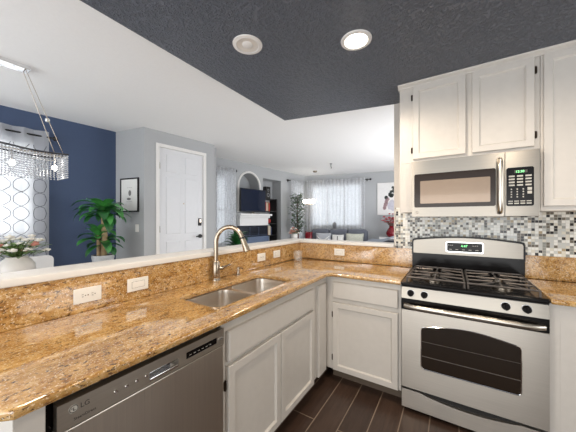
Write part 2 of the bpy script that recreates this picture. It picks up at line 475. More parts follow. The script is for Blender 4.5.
# white ledge capping the half walls
LZ0, LZ1 = 1.088, 1.122
led = [(0.035, -2.56), (0.035, -0.035), (1.05, -0.035), (1.05, TH+0.02), (-0.17, TH+0.02), (-0.17, -2.56)]
ml = MB().holed(led, [], LZ0, LZ1, bev=0.006)
struct('trim_1', ml, 'ledge', smooth=True, angle=30)
# mosaic tile on the range wall
struct('wall_tile', MB().box(1.06, 3.398, -0.008, -0.0005, 0.9, 1.47), 'mosaic')
# unseen wall behind the camera, its wide openings added for the fill lights
struct('wall_back', MB().box(-5.0, -2.9, -5.3, -5.2, 0, ZC).box(-2.9, 3.4, -5.3, -5.2, 2.45, ZC).box(-0.4, 0.1, -5.3, -5.2, 0, 2.45).box(3.15, 3.5, -5.3, -5.2, 0, 2.45), 'wallkit')
# living room: television wall and far window wall, each in its own frame
class Frame:
    def __init__(s, p0, p1):
        s.p = Vector((p0[0], p0[1], 0)); d = Vector((p1[0]-p0[0], p1[1]-p0[1], 0)); s.len = d.length
        s.rz = math.atan2(d.y, d.x)
TV = Frame((-2.92, 1.35), (-2.47, 4.65))      # local x runs along the wall away from the kitchen, room is at local -y
FW = Frame((-2.47, 4.65), (-0.10, 5.18))
_C = Vector((1.526, -2.664, 1.361)); _F = Vector((-math.sin(.566), math.cos(.566), 0)); _R = Vector((math.cos(.566), math.sin(.566), 0))
def place(o, fr): o.location = fr.p; o.rotation_euler = (0, 0, fr.rz); return o
BW = Frame((-3.09, -1.88), (-2.975, -0.66))
RW = Frame((-2.975, -0.66), (-2.374, -0.543))
DF = Frame((-2.374, -0.543), (-2.22, 0.67))

k = NT('window pane')
tr = k.n('ShaderNodeBsdfTransparent'); gl = k.n('ShaderNodeBsdfGlossy'); gl.inputs['Roughness'].default_value = 0.02
fr_ = k.n('ShaderNodeFresnel'); fr_.inputs['IOR'].default_value = 1.3; mx = k.n('ShaderNodeMixShader')
k.l(fr_.outputs[0], mx.inputs[0]); k.l(tr.outputs[0], mx.inputs[1]); k.l(gl.outputs[0], mx.inputs[2])
k.l(mx.outputs[0], k.t.nodes['Material Output'].inputs['Surface'])
M['pane'] = k.m

def rect(x0, x1, z0, z1): return [(x0, z0), (x1, z0), (x1, z1), (x0, z1)]
def window(n, fr, x0, x1, z0, z1, cols=2, rows=2, y=0.05):
    m = MB(); w = 0.045
    m.box(x0, x0+w, y-0.03, y+0.03, z0, z1).box(x1-w, x1, y-0.03, y+0.03, z0, z1)
    m.box(x0+w, x1-w, y-0.03, y+0.03, z0, z0+w).box(x0+w, x1-w, y-0.03, y+0.03, z1-w, z1)
    for i in range(1, cols):
        xx = x0+(x1-x0)*i/cols; m.box(xx-0.015, xx+0.015, y-0.02, y+0.02, z0+w, z1-w)
    for i in range(1, rows):
        zz = z0+(z1-z0)*i/rows; m.box(x0+w, x1-w, y-0.018, y+0.018, zz-0.015, zz+0.015)
    o = struct('window_%d' % n, m, 'trim'); place(o, fr)
    p = MB().box(x0+w, x1-w, y-0.003, y+0.003, z0+w, z1-w).build('pane', 'pane', o)
    return o

# dining (blue) wall
WX0, WX1, WZ0, WZ1 = -1.15, 0.27, 1.12, 2.34
place(struct('wall_blue', MB().holed(rect(-3.4, 1.30, 0, ZC), [rect(WX0, WX1, WZ0, WZ1)], 0.12, 0.0, axis='y'), 'wallblue'), BW)
window(1, BW, WX0, WX1, WZ0, WZ1, 2, 2)
place(struct('wall_return', MB().box(0, RW.len, 0, 0.1, 0, ZC), 'wallgrey'), RW)
D0, D1, DH = 0.225, 0.995, 2.49
place(struct('wall_door', MB().holed([(0, 0), (D0-0.01, 0), (D0-0.01, DH+0.01), (D1+0.01, DH+0.01), (D1+0.01, 0), (DF.len, 0), (DF.len, ZC), (0, ZC)], [], 0.1, 0.0, axis='y'), 'wallgrey'), DF)
place(struct('trim_2', MB().box(D0-0.055, D0-0.002, -0.018, 0.03, 0, DH+0.05, 0.004).box(D1+0.002, D1+0.055, -0.018, 0.03, 0, DH+0.05, 0.004)
             .box(D0-0.055, D1+0.055, -0.02, 0.03, DH+0.002, DH+0.055, 0.004), 'trim'), DF)
# six panel front door
dm = MB(); dm.box(D0, D1, 0.014, 0.05, 0.01, DH)
for z0, z1 in ((2.12, 2.40), (1.12, 2.04), (0.25, 1.0)):
    for x0, x1 in ((0.335, 0.575), (0.655, 0.895)):
        dm.box(x0, x1, 0.004, 0.02, z0, z1, 0.008)
        dm.panel(x0+0.012, x1-0.012, z0+0.012, z1-0.012, 0.006, 0.012, rail=0.022, depth=0.008, slope=0.008, outer=0.003, raise_=0.006)
dr = struct('door_1', dm, 'door'); place(dr, DF); dr['label'] = 'white six-panel front door with dark lock and lever'
lk = MB().box(0.905, 0.957, -0.012, 0.02, 1.245, 1.375, 0.008).build('door_lock', 'blackmat', dr)
MB().box(0.913, 0.949, -0.016, -0.011, 1.30, 1.365, 0.003).build('keypad', 'nickel', lk)
MB().lathe([(0, -0.01), (0.033, -0.01), (0.033, 0.012), (0, 0.012)], (0.935, 0, 1.06), axis='y').tube([(0.935, -0.005, 1.06), (0.935, -0.05, 1.06), (0.925, -0.055, 1.06), (0.83, -0.055, 1.058)], 0.011).build('door_handle', 'blackmat', dr, True)
MB().lathe([(0, -0.004), (0.009, -0.004), (0.009, 0.012), (0, 0.012)], (0.63, 0.004, 1.62), axis='y', seg=12).build('peephole', 'nickel', dr, True)
for zz in (0.3, 1.2, 2.2):
    MB().tube([(D0+0.003, 0.0, zz-0.05), (D0+0.003, 0.0, zz+0.05)], 0.008, 8).build('hinge', 'nickel', dr, True)

# living room walls
struct('wall_entry', MB().box(-5.0, -2.35, 0.74, 0.84, 0, ZC), 'wallgrey')
arch = [(0.62, 1.56)]+[(0.98+0.33*math.cos(PI-i*PI/16) if True else 0, 2.16+0.35*math.sin(PI-i*PI/16)) for i in range(17)]+[(1.31, 1.56)]
arch[0] = (0.65, 1.56)
tvw = MB().holed(rect(-2.2, TV.len, 0, ZC), [rect(0.02, 0.47, 0.75, 2.42), arch, rect(1.45, 2.17, 0.02, 2.45), rect(2.62, 3.12, 0.75, 2.42)], 0.34, 0.0, axis='y')
place(struct('wall_television', tvw, 'wallgrey'), TV)
place(struct('wall_niche', MB().box(1.40, 2.22, 0.342, 0.37, 0, 2.5).box(0.6, 1.36, 0.342, 0.36, 1.5, 2.6), 'wallgrey'), TV)
am = MB()
pts = [(0.98+0.36*math.cos(PI-i*PI/24), 2.16+0.38*math.sin(PI-i*PI/24)) for i in range(25)]
am.tube([(0.62, -0.005, 1.54)]+[(a, -0.005, b) for a, b in pts]+[(1.34, -0.005, 1.54)], 0.026, 8)
place(struct('trim_3', am, 'trim', smooth=True), TV)
window(2, TV, 0.02, 0.47, 0.75, 2.42, 1, 2, y=0.2); window(3, TV, 2.62, 3.12, 0.75, 2.42, 1, 2, y=0.2)
FX0, FX1, FZ0, FZ1 = 0.2, 1.76, 1.14, 2.44
place(struct('wall_far', MB().holed(rect(0, 4.6, 0, ZC), [rect(FX0, FX1, FZ0, FZ1)], 0.12, 0.0, axis='y'), 'wallgrey'), FW)
window(4, FW, FX0, FX1, FZ0, FZ1, 3, 1)
struct('wall_living', MB().box(1.8, 1.9, 0.12, 1.2, 0, ZC).box(1.8, 1.9, 4.2, 5.9, 0, ZC).box(1.8, 1.9, 1.2, 4.2, 2.4, ZC), 'wallgrey')  # unseen side opening added for the living room fill light

# ------------------------------------------------------------------ granite worktops with upstands
CT0, CT1 = 0.884, 0.914
hole = rrect(0.2, 0.525, -1.755, -1.01, 0.05)
CE = 0.655
outer = [(0.002, -2.515), (CE-0.02, -2.515), (CE, -2.495), (CE, -CE-0.03), (CE+0.03, -CE), (1.210, -CE), (1.210, -0.002), (0.002, -0.002)]
ct = thing('kitchen_worktop', 'L-shaped golden brown granite worktop with the sink set into it', 'worktop', (0, 0, 0))
MB().holed(outer, [hole], CT0, CT1, bev=0.009).build('worktop_slab', 'granite', ct, True, 35)
MB().box(0.001, 0.024, -2.515, -0.025, CT1+0.0005, 1.087, 0.002).build('upstand', 'granite', ct)
MB().box(0.001, 1.210, -0.024, -0.001-0.008, CT1+0.0005, 1.087, 0.002).build('upstand', 'granite', ct)
ct2 = thing('side_worktop', 'short golden granite worktop to the right of the stove', 'worktop', (1.99, 0, 0))
MB().holed([(0, -CE), (1.40, -CE), (1.40, -0.002), (0, -0.002)], [], CT0, CT1, bev=0.009).build('worktop_slab', 'granite', ct2, True, 35)
MB().box(0.0, 1.40, -0.030, -0.009, CT1+0.0005, 1.087, 0.002).build('upstand', 'granite', ct2)

# ------------------------------------------------------------------ sink and tap
sk = thing('kitchen_sink', 'stainless steel double bowl sink set into the granite worktop', 'sink', (0, 0, 0))
def bowl(x0, x1, y0, y1, d):
    m = MB(); zt = CT0-0.001; loops = []
    for ins, z, r in ((0, zt, 0.06), (0.004, zt-0.03, 0.06), (0.012, zt-d+0.03, 0.06), (0.035, zt-d+0.004, 0.05), (0.06, zt-d, 0.04)):
        loops.append([m.b.verts.new((a, b, z)) for a, b in rrect(x0+ins, x1-ins, y0+ins, y1-ins, r, 6)])
    for A, B in zip(loops, loops[1:]):
        for i in range(len(A)): m.b.faces.new((A[i], A[(i+1) % len(A)], B[(i+1) % len(A)], B[i]))
    m.b.faces.new(loops[-1][::-1])
    o = m.build('basin', 'sinksteel', sk, True, 50, recalc=False)
    cx, cy = (x0+x1)/2, (y0+y1)/2
    MB().lathe([(0, zt-d+0.004), (0.018, zt-d+0.003), (0.03, zt-d+0.006), (0.042, zt-d+0.003), (0.042, zt-d+0.001)], (cx, cy, 0)).build('drain', 'chrome', o, True)
bowl(0.204, 0.521, -1.751, -1.40, 0.20); bowl(0.204, 0.521, -1.365, -1.014, 0.17)
MB().holed(rrect(0.18, 0.545, -1.775, -0.99, 0.06), [rrect(0.204, 0.521, -1.751, -1.40, 0.06, 6), rrect(0.204, 0.521, -1.365, -1.014, 0.06, 6)], CT0-0.004, CT0-0.0006).build('rim', 'sinksteel', sk)

FXY = (0.064, -1.345)
fx, fy = FXY
fc = thing('kitchen_faucet', 'brushed nickel gooseneck pull-down faucet behind the sink', 'faucet', (fx, fy, CT1))
MB().lathe([(0, 0.0005), (0.031, 0.0005), (0.031, 0.008), (0.026, 0.014), (0.026, 0.02), (0.028, 0.025), (0.027, 0.13), (0.02, 0.142), (0, 0.142)]).build('base', 'nickel', fc, True)
dx, dy = 0.88, 0.47
gp = [(0, 0, 0.13), (0, 0, 0.27)]
R0 = 0.1
for i in range(0, 15):
    a = PI-i*(PI*0.9)/14; gp.append((dx*(R0+R0*math.cos(a)), dy*(R0+R0*math.cos(a)), 0.275+R0*math.sin(a)*1.15))
MB().tube(gp, 0.0165, 14).build('spout', 'nickel', fc, True)
e0 = Vector(gp[-1]); ed = (Vector(gp[-1])-Vector(gp[-2])).normalized()
MB().tube([e0+ed*0.004, e0+ed*0.02, e0+ed*0.05, e0+ed*0.10, e0+ed*0.105], 0.02, 14, radii=[0.018, 0.019, 0.021, 0.026, 0.022]).build('spray_head', 'nickel', fc, True)
MB().tube([e0-ed*0.005, e0+ed*0.005], 0.0195, 14).build('collar', 'blackmat', fc, True)
MB().tube([(0.01, 0.018, 0.085), (0.02, 0.04, 0.085), (0.024, 0.048, 0.087)], 0.015, 12).tube([(0.022, 0.045, 0.088), (0.04, 0.075, 0.10), (0.05, 0.10, 0.108)], 0.007, 10, radii=[0.009, 0.007, 0.006]).build('lever', 'nickel', fc, True)
sd = thing('soap_dispenser', 'small brushed nickel soap pump beside the faucet', 'soap dispenser', (0.075, -1.125, CT1))
MB().lathe([(0, 0.0005), (0.021, 0.0005), (0.021, 0.006), (0.013, 0.012), (0.011, 0.04), (0.008, 0.045), (0, 0.045)]).build('base', 'nickel', sd, True)
MB().lathe([(0, 0.045), (0.013, 0.046), (0.014, 0.058), (0.01, 0.064), (0, 0.065)]).tube([(0, 0, 0.055), (0.04, 0.0, 0.06), (0.05, 0, 0.052)], 0.005, 8).build('pump_head', 'nickel', sd, True)

# ------------------------------------------------------------------ outlets and switch plates on the granite upstands
def plate(label, loc, rz, kind, group=None):
    t = thing('wall_outlet' if kind == 'outlet' else 'switch_plate', label, 'outlet' if kind == 'outlet' else 'switch', loc, rz, group)
    MB().box(-0.0575, 0.0575, -0.007, -0.0003, -0.036, 0.036, 0.003).build('cover_plate', 'plate', t)
    if kind == 'outlet':
        for sx in (-1, 1):
            f = MB().prism([(sx*0.02+0.0165*math.cos(2*PI*i/20)*1.0, max(-0.0135, min(0.0135, 0.0165*math.sin(2*PI*i/20)))) for i in range(20)], -0.0085, -0.006).build('socket', 'plate', t)
            MB().box(sx*0.02-0.007, sx*0.02+0.001, -0.0092, -0.008, 0.004, 0.0062).box(sx*0.02-0.006, sx*0.02+0.001, -0.0092, -0.008, -0.0062, -0.004).lathe([(0, -0.0092), (0.0025, -0.0092), (0.0025, -0.008), (0, -0.008)], (sx*0.02+0.008, 0, 0), 8, 'y').build('slots', 'slot', f)
        MB().lathe([(0, -0.0085), (0.003, -0.008), (0.003, -0.006)], (0, 0, 0), 10, 'y').build('screw', 'nickel', t)
    else:
        MB().box(-0.034, 0.034, -0.0095, -0.006, -0.0165, 0.0165, 0.002).build('rocker', 'plate', t)
        MB().box(-0.035, 0.035, -0.0075, -0.0065, -0.0175, 0.0175).build('rocker_gap', 'slot', t)
ox = 0.0245
plate('white double outlet on the granite upstand above the dishwasher', (ox, -2.121, 0.994), PI/2, 'outlet')
plate('white rocker switch plate on the granite upstand, just right of the outlet above the dishwasher', (ox, -1.883, 0.995), PI/2, 'switch')
plate('white outlet on the granite upstand just right of the soap pump', (ox, -0.765, 1.008), PI/2, 'outlet')
plate('white rocker switch plate on the granite upstand beside the glass tumbler', (ox, -0.517, 1.010), PI/2, 'switch')
plate('white switch plate on the granite upstand under the pass-through left of the stove', (0.502, -0.0245, 1.008), 0, 'switch')

tb = thing('glass_tumbler', 'clear glass tumbler standing near the corner of the granite worktop', 'tumbler', (0.125, -0.26, CT1))
MB().lathe([(0, 0.0008), (0.042, 0.0008), (0.050, 0.105), (0.046, 0.105), (0.0385, 0.010), (0, 0.010)], seg=28).build('tumbler_body', 'clearplastic', tb, True)

# ------------------------------------------------------------------ cabinets
def hinge(par, x, z, y):
    MB().tube([(x, y, z-0.024), (x, y, z+0.024)], 0.005, 8).box(x-0.007, x+0.007, y-0.002, y+0.004, z-0.02, z+0.02).build('hinge', 'bronze', par)
def carcass(t, w, d=0.60, z1=CT0-0.002, stile=0.035, rails=(), mid=()):
    """open box with toe kick and a face frame at local y 0..0.02; x runs along the front"""
    m = MB()
    m.box(0, 0.018, 0.02, d, 0.1, z1).box(w-0.018, w, 0.02, d, 0.1, z1).box(0.018, w-0.018, 0.02, d, 0.1, 0.118).box(0.018, w-0.018, d-0.012, d, 0.118, z1)
    m.build('carcass', 'cab', t)
    f = MB().box(0, stile, 0, 0.02, 0.1, z1).box(w-stile, w, 0, 0.02, 0.1, z1).box(stile, w-stile, 0, 0.02, z1-0.075, z1).box(stile, w-stile, 0, 0.02, 0.1, 0.14)
    for r in rails: f.box(stile, w-stile, 0, 0.02, r-0.02, r+0.02)
    for q in mid: f.box(q-0.02, q+0.02, 0, 0.02, 0.14, 0.64)
    f.build('face_frame', 'cab', t)
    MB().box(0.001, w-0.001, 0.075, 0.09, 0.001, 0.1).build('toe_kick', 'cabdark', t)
XF = 0.61
def sinkrun(name, label, cat, y0): return thing(name, label, cat, (XF, y0, 0), PI/2)
# end filler panel left of the dishwasher
t = sinkrun('end_panel', 'greige end panel at the near end of the counter, left of the dishwasher', 'cabinet panel', -2.49)
MB().box(0.0, 0.062, -0.005, 0.60, 0.001, CT0-0.002, 0.002).build('panel_board', 'cab', t)
# sink base cabinet
SW = 0.992
t = sinkrun('sink_cabinet', 'greige base cabinet below the sink with a false drawer front and two doors', 'cabinet', -1.808)
carcass(t, SW, rails=(0.66,), mid=(0.47,))
MB().panel(0.03, 0.925, 0.685, 0.828, -0.02, 0.0195, rail=0, outer=0.008).build('false_drawer_front', 'cab', t)
d1 = MB().panel(0.03, 0.470, 0.10, 0.66, -0.02, 0.0195, rail=0.055).build('door', 'cab', t)
d2 = MB().panel(0.478, 0.925, 0.10, 0.66, -0.02, 0.0195, rail=0.055).build('door', 'cab', t)
hinge(d1, 0.022, 0.57, -0.006); hinge(d1, 0.022, 0.18, -0.006)
# blind filler panel in the inner corner
t = sinkrun('corner_filler', 'narrow tall greige filler front in the inner cabinet corner', 'cabinet panel', -0.812)
MB().box(0, 0.1995, 0, 0.02, 0.1, CT0-0.002).build('face_frame', 'cab', t)
MB().panel(0.010, 0.150, 0.105, 0.828, -0.02, 0.0195, rail=0, outer=0.007).build('filler_front', 'cab', t)
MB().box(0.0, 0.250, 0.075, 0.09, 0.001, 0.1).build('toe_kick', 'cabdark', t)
# corner base cabinet left of the stove
t = thing('base_cabinet', 'greige base cabinet with one drawer and one door, left of the stove', 'cabinet', (0.642, -XF, 0))
CWD = 0.564
carcass(t, CWD, rails=(0.685,))
MB().panel(0.036, 0.545, 0.705, 0.838, -0.02, 0.0195, rail=0, outer=0.008).build('drawer_front', 'cab', t)
MB().box(-0.031, -0.0005, 0, 0.02, 0.1, CT0-0.002).build('corner_stile', 'cab', t)
dd = MB().panel(0.036, 0.545, 0.105, 0.668, -0.02, 0.0195, rail=0.055).build('door', 'cab', t)
hinge(dd, 0.028, 0.56, -0.006); hinge(dd, 0.028, 0.2, -0.006)
# base cabinet right of the stove
t = thing('side_cabinet', 'greige base cabinet right of the stove, mostly outside the view', 'cabinet', (1.992, -XF, 0))
carcass(t, 0.9, rails=(0.685,), stile=0.045)
MB().panel(0.15, 0.87, 0.705, 0.838, -0.02, 0.0195, rail=0, outer=0.008).build('drawer_front', 'cab', t)
MB().panel(0.15, 0.87, 0.105, 0.668, -0.02, 0.0195, rail=0.055).build('door', 'cab', t)
MB().box(0.045, 0.15, -0.001, 0.019, 0.14, 0.842).build('filler_strip', 'cab', t)

# upper cabinets
UY = -0.325
def upper(name, label, x0, w, z0, z1, doors, hinges, sides=0.035):
    t = thing(name, label, 'cabinet', (x0, UY, z0))
    h = z1-z0; dpt = -UY-0.010
    MB().box(0, w, 0.02, dpt, 0, h).build('carcass', 'cab', t)
    MB().box(0, w, 0, 0.0195, 0, h, 0.001).build('face_frame', 'cab', t)
    for (a, b, c, d) in doors:
        o = MB().panel(a-x0, b-x0, c-z0, d-z0, -0.02, 0.0195, rail=0.055).build('door', 'cab', t)
        for hx, hz in hinges.get(a, ()): hinge(o, hx-x0, hz-z0, -0.006)
    return t
U1 = upper('wall_cabinet', 'cream two-door wall cabinet above the microwave', 1.15, 0.862, 1.822, 2.452,
      [(1.252, 1.606, 1.845, 2.432), (1.644, 1.982, 1.845, 2.432)],
      {1.252: ((1.244, 2.35), (1.244, 1.92)), 1.644: ((1.990, 2.35), (1.990, 1.92))})
MB().box(0.0, 0.0945, 0.002, -UY-0.010, -0.405, -0.0005).build('side_filler', 'cab', U1)
U2 = upper('wall_cabinet', 'cream tall wall cabinet to the right of the microwave', 2.014, 0.84, 1.415, 2.452,
      [(2.026, 2.426, 1.445, 2.432), (2.436, 2.84, 1.445, 2.432)], {})
# side panel carried down to the left of the microwave
cr = MB()
prof = [(0.0, 2.4), (-0.006, 2.4), (-0.008, 2.435), (-0.03, 2.452), (-0.034, 2.468), (0.0, 2.468)]
cr.prism([(UY-0.001+a*1.0, b+0.0005) for a, b in [(0, 2.436), (-0.008, 2.436), (-0.010, 2.444), (-0.03, 2.458), (-0.032, 2.469), (0, 2.469)]], 1.140, 2.86, 'x')
cr.box(1.140, 1.149, UY, -0.01, 2.436, 2.4695)
o = cr.build('crown_moulding', 'cab'); tag(o, 'cream crown moulding along the top of the wall cabinets', 'moulding')

# ------------------------------------------------------------------ dishwasher
t = sinkrun('dishwasher', 'stainless steel dishwasher built in under the granite worktop', 'dishwasher', -2.412)
W = 0.600
MB().box(-0.014, W-0.004, 0.012, 0.58, 0.1, CT0-0.004).build('tub_body', 'black', t)
MB().box(0.0, W-0.006, -0.028, 0.012, 0.105, 0.784, 0.003).build('door_panel', 'steelv', t)
pk = rrect(0.248, 0.362, 0.797, 0.829, 0.004, 3)
dpn = rrect(0.396, 0.552, 0.808, 0.834, 0.002, 2)
cp = MB().holed(rect(0.0, W-0.006, 0.788, 0.861), [pk, dpn], 0.0, -0.030, axis='y').build('control_panel', 'steel', t)
MB().box(0.248, 0.362, -0.004, 0.0, 0.797, 0.829).box(0.250, 0.360, -0.030, -0.004, 0.797, 0.801).build('pocket_handle', 'chrome', t)
MB().box(0.250, 0.360, -0.031, -0.024, 0.8005, 0.807, 0.002).build('handle_lip', 'chrome', t)
dsp = MB().box(0.397, 0.551, -0.0302, -0.002, 0.809, 0.833).build('display', 'black', t)
for i in range(6): MB().box(0.41+i*0.02, 0.42+i*0.02, -0.0308, -0.0302, 0.818, 0.8195).build('indicator', 'key', dsp)
for i in range(4):
    MB().lathe([(0, -0.033), (0.005, -0.0325), (0.006, -0.0298)], (0.143+i*0.032, 0, 0.824), 12, 'y').build('button', 'chrome', t, True)
for i in range(3): MB().box(0.56+i*0.009, 0.565+i*0.009, -0.0325, -0.0299, 0.817, 0.826, 0.001).build('button', 'chrome', t)
EX = 0.036
lg = MB().lathe([(0, -0.0308), (0.0115, -0.0308), (0.0115, -0.0298), (0, -0.0298)], (EX, 0, 0.836), 20, 'y').build('emblem', 'key', t)
mm = MB().lathe([(0.0085, -0.0312), (0.0105, -0.0312), (0.0105, -0.0306), (0.0085, -0.0306)], (EX, 0, 0.836), 20, 'y')
mm.box(EX-.0015, EX+.0005, -0.0312, -0.0306, 0.831, 0.840).box(EX-.0015, EX+.005, -0.0312, -0.0306, 0.831, 0.8325).box(EX-.0055, EX-.003, -0.0312, -0.0306, 0.837, 0.8395)
mm.build('emblem_face', 'slot', lg)
text('lettering', 'LG', 0.019, 'slot', t, (EX+0.015, -0.0304, 0.8295), (PI/2, 0, 0))
text('lettering', 'SteamDirect', 0.0105, 'slot', t, (0.036, -0.0304, 0.803), (PI/2, 0, 0))
MB().box(0.0, W-0.006, -0.0015, 0.010, 0.862, 0.866).build('top_gasket', 'blackmat', t)
MB().box(0.0, W-0.006, 0.05, 0.065, 0.002, 0.1).build('toe_panel', 'black', t)

# ------------------------------------------------------------------ gas stove
RX, RW_ = 1.214, 0.770
t = thing('gas_stove', 'stainless steel freestanding gas stove with black cooktop', 'stove', (RX, -0.64, 0))
MB().box(0.004, RW_-0.004, 0.0, 0.62, 0.03, 0.885).build('body', 'blackmat', t)
for fxx in (0.05, RW_-0.05):
    for fyy in (0.05, 0.55):
        MB().lathe([(0, 0.0005), (0.02, 0.0005), (0.02, 0.01), (0.01, 0.012), (0.01, 0.032), (0, 0.032)], (fxx, fyy, 0), 10).build('foot', 'blackmat', t)
# bottom drawer with a scooped top edge
up = [(0.004, 0.03), (RW_-0.004, 0.03), (RW_-0.004, 0.158)]
for i in range(0, 21):
    u = 1-i/20; x = 0.12+(RW_-0.24)*u; up.append((x, 0.158-0.030*math.sin(PI*u)**0.8))
up.append((0.004, 0.158))
MB().prism(up, -0.022, 0.0, 'y').build('drawer', 'steel', t)
# oven door with an arched window
DZ0, DZ1 = 0.178, 0.722
x0, x1, zb, zt = 0.128, 0.648, 0.335, 0.628
win = [(x0+0.02, zb), (x1-0.02, zb)]+[(x1-0.02+0.02*math.sin(a), zb+0.02-0.02*math.cos(a)) for a in (0.5, 1.0, PI/2)]
win += [(x1, zt-0.03), (x1-0.006, zt-0.012)]
for i in range(0, 17):
    u = 1-i/16; win.append((x0+0.025+(x1-x0-0.05)*u, zt-0.006+0.032*math.sin(PI*u)))
win += [(x0+0.006, zt-0.012), (x0, zt-0.03), (x0, zb+0.02), (x0+0.006, zb+0.006)]
dd = MB().holed(rect(0.004, RW_-0.004, DZ0, DZ1), [win], 0.0, -0.030, axis='y').build('oven_door', 'steel', t)
cx_ = sum(p[0] for p in win)/len(win); cz_ = (zb+zt)/2
MB().box(x0-0.01, x1+0.01, -0.024, -0.016, zb-0.01, zt+0.04).build('oven_window', 'ovenglass', dd)
MB().tube([(a, -0.030, b) for a, b in win]+[(win[0][0], -0.030, win[0][1])], 0.0035, 6).build('window_trim', 'chrome', dd, True)
MB().tube([(x0, -0.0245, 0.42), (x1, -0.0245, 0.42)], 0.0022, 6).tube([(x0, -0.0245, 0.52), (x1, -0.0245, 0.52)], 0.0015, 6).build('oven_rack', 'iron', dd)
MB().box(0.002, RW_-0.002, -0.022, 0.0, 0.724, 0.800).build('vent_strip', 'black', t)
hp = []
for i in range(21):
    u = i/20; s = math.sin(PI*u)**0.35; hp.append((0.028+(RW_-0.056)*u, -0.030-0.042*s, 0.752+0.008*math.sin(PI*u)))
MB().tube(hp, 0.017, 12).build('oven_handle', 'steelbar', t, True)
MB().prism([(-0.028, 0.802), (0.0, 0.802), (0.0, 0.878), (-0.012, 0.878)], 0.002, RW_-0.002, 'x').build('control_panel', 'steeldim', t)
for kx in (0.062, 0.147, 0.578, 0.672):
    c = (kx, 0, 0.842); y = -0.0205
    kb = MB().lathe([(0, y-0.026), (0.017, y-0.026), (0.020, y-0.022), (0.0215, y), (0, y)], c, 20, 'y').build('knob', 'black', t, True)
    MB().box(kx-0.005, kx+0.005, y-0.034, y-0.024, 0.842-0.019, 0.842+0.019, 0.003).build('knob_grip', 'black', kb)
    MB().lathe([(0.022, y-0.001), (0.0245, y-0.001), (0.0245, y+0.004), (0.022, y+0.004)], c, 20, 'y').build('knob_ring', 'chrome', kb)
# cooktop
MB().box(0.0, RW_, -0.026, 0.55, 0.886, 0.914, 0.008).build('cooktop', 'black', t)
for bx, by, r in ((0.19, 0.13, 0.05), (0.19, 0.39, 0.04), (0.58, 0.13, 0.052), (0.58, 0.39, 0.036)):
    b = MB().lathe([(0, 0.9145), (r, 0.9145), (r, 0.924), (r*0.8, 0.928), (0, 0.928)], (bx, by, 0), 24).build('burner', 'nickel', t, True)
    MB().lathe([(0, 0.928), (r*0.72, 0.928), (r*0.7, 0.935), (0, 0.936)], (bx, by, 0), 24).build('burner_cap', 'blackmat', b, True)
for gx0, gx1 in ((0.035, 0.375), (0.395, 0.735)):
    g = MB(); zt_ = 0.948; r = 0.0062
    y0_, y1_ = 0.005, 0.515
    g.tube([(gx0, y0_, zt_), (gx1, y0_, zt_), (gx1, y1_, zt_), (gx0, y1_, zt_), (gx0, y0_, zt_)], r, 6)
    ym = (y0_+y1_)/2; xm = (gx0+gx1)/2
    g.tube([(gx0, ym, zt_), (gx1, ym, zt_)], r, 6)
    for by in (0.13, 0.39):
        g.tube([(gx0, by, zt_), (xm-0.035, by, zt_+0.004)], r, 6); g.tube([(xm+0.035, by, zt_+0.004), (gx1, by, zt_)], r, 6)
        g.tube([(xm, by-0.127, zt_), (xm, by-0.035, zt_+0.004)], r, 6); g.tube([(xm, by+0.035, zt_+0.004), (xm, by+0.127, zt_)], r, 6)
        for sx in (-1, 1):
            for sy in (-1, 1): g.tube([(xm+sx*0.12, by+sy*0.127, zt_), (xm+sx*0.03, by+sy*0.032, zt_+0.004)], r*0.8, 6)
    for xx in (gx0, gx1):
        for yy in (y0_, ym, y1_): g.tube([(xx, yy, zt_), (xx, yy, 0.9145)], r, 6)
    g.build('grate', 'iron', t, True)
# backguard: black riser and arched steel console
bgp = [(0.0, 0.0), (RW_, 0.0)]
MB().box(0.004, RW_-0.004, 0.555, 0.618, 0.90, 1.06).build('riser', 'black', t)
def arc(zl, zm, x0=0.0, x1=RW_, n=20, r=0.02):
    pts = []
    for i in range(n+1):
        u = 1-i/n; pts.append((x0+r+(x1-x0-2*r)*u, zl+(zm-zl)*math.sin(PI*u)))
    return pts
oc = [(0.0, 1.045), (RW_, 1.045), (RW_, 1.165), (RW_-0.006, 1.182)]+arc(1.188, 1.216)+[(0.006, 1.182), (0.0, 1.165)]
MB().prism(oc, 0.560, 0.620, 'y').build('console_shell', 'black', t)
ic = [(0.014, 1.062), (RW_-0.014, 1.062), (RW_-0.014, 1.160), (RW_-0.02, 1.172)]+arc(1.176, 1.204, 0.014, RW_-0.014)+[(0.02, 1.172), (0.014, 1.160)]
cs = MB().prism(ic, 0.545, 0.561, 'y').build('console', 'steeldim', t)
MB().prism(rrect(0.262, 0.518, 1.085, 1.172, 0.012), 0.541, 0.546, 'y').build('display_bezel', 'chrome', cs)
dp = MB().prism(rrect(0.270, 0.510, 1.092, 1.165, 0.009), 0.5385, 0.5415, 'y').build('display', 'black', cs)
text('clock_digits', '4:47', 0.026, 'ledgreen', t, (0.368, 0.5378, 1.131), (PI/2, 0, 0))
kk = MB()
for i in range(5):
    for x in (0.29, 0.46): 
        if i < 3: kk.box(x-0.014+i*0.014, x-0.006+i*0.014, 0.5375, 0.5386, 1.14, 1.146)
    kk.box(0.285+i*0.045, 0.305+i*0.045, 0.5375, 0.5386, 1.106, 1.112)
kk.build('display_keys', 'key', t)  # all keys of the stove display in one mesh

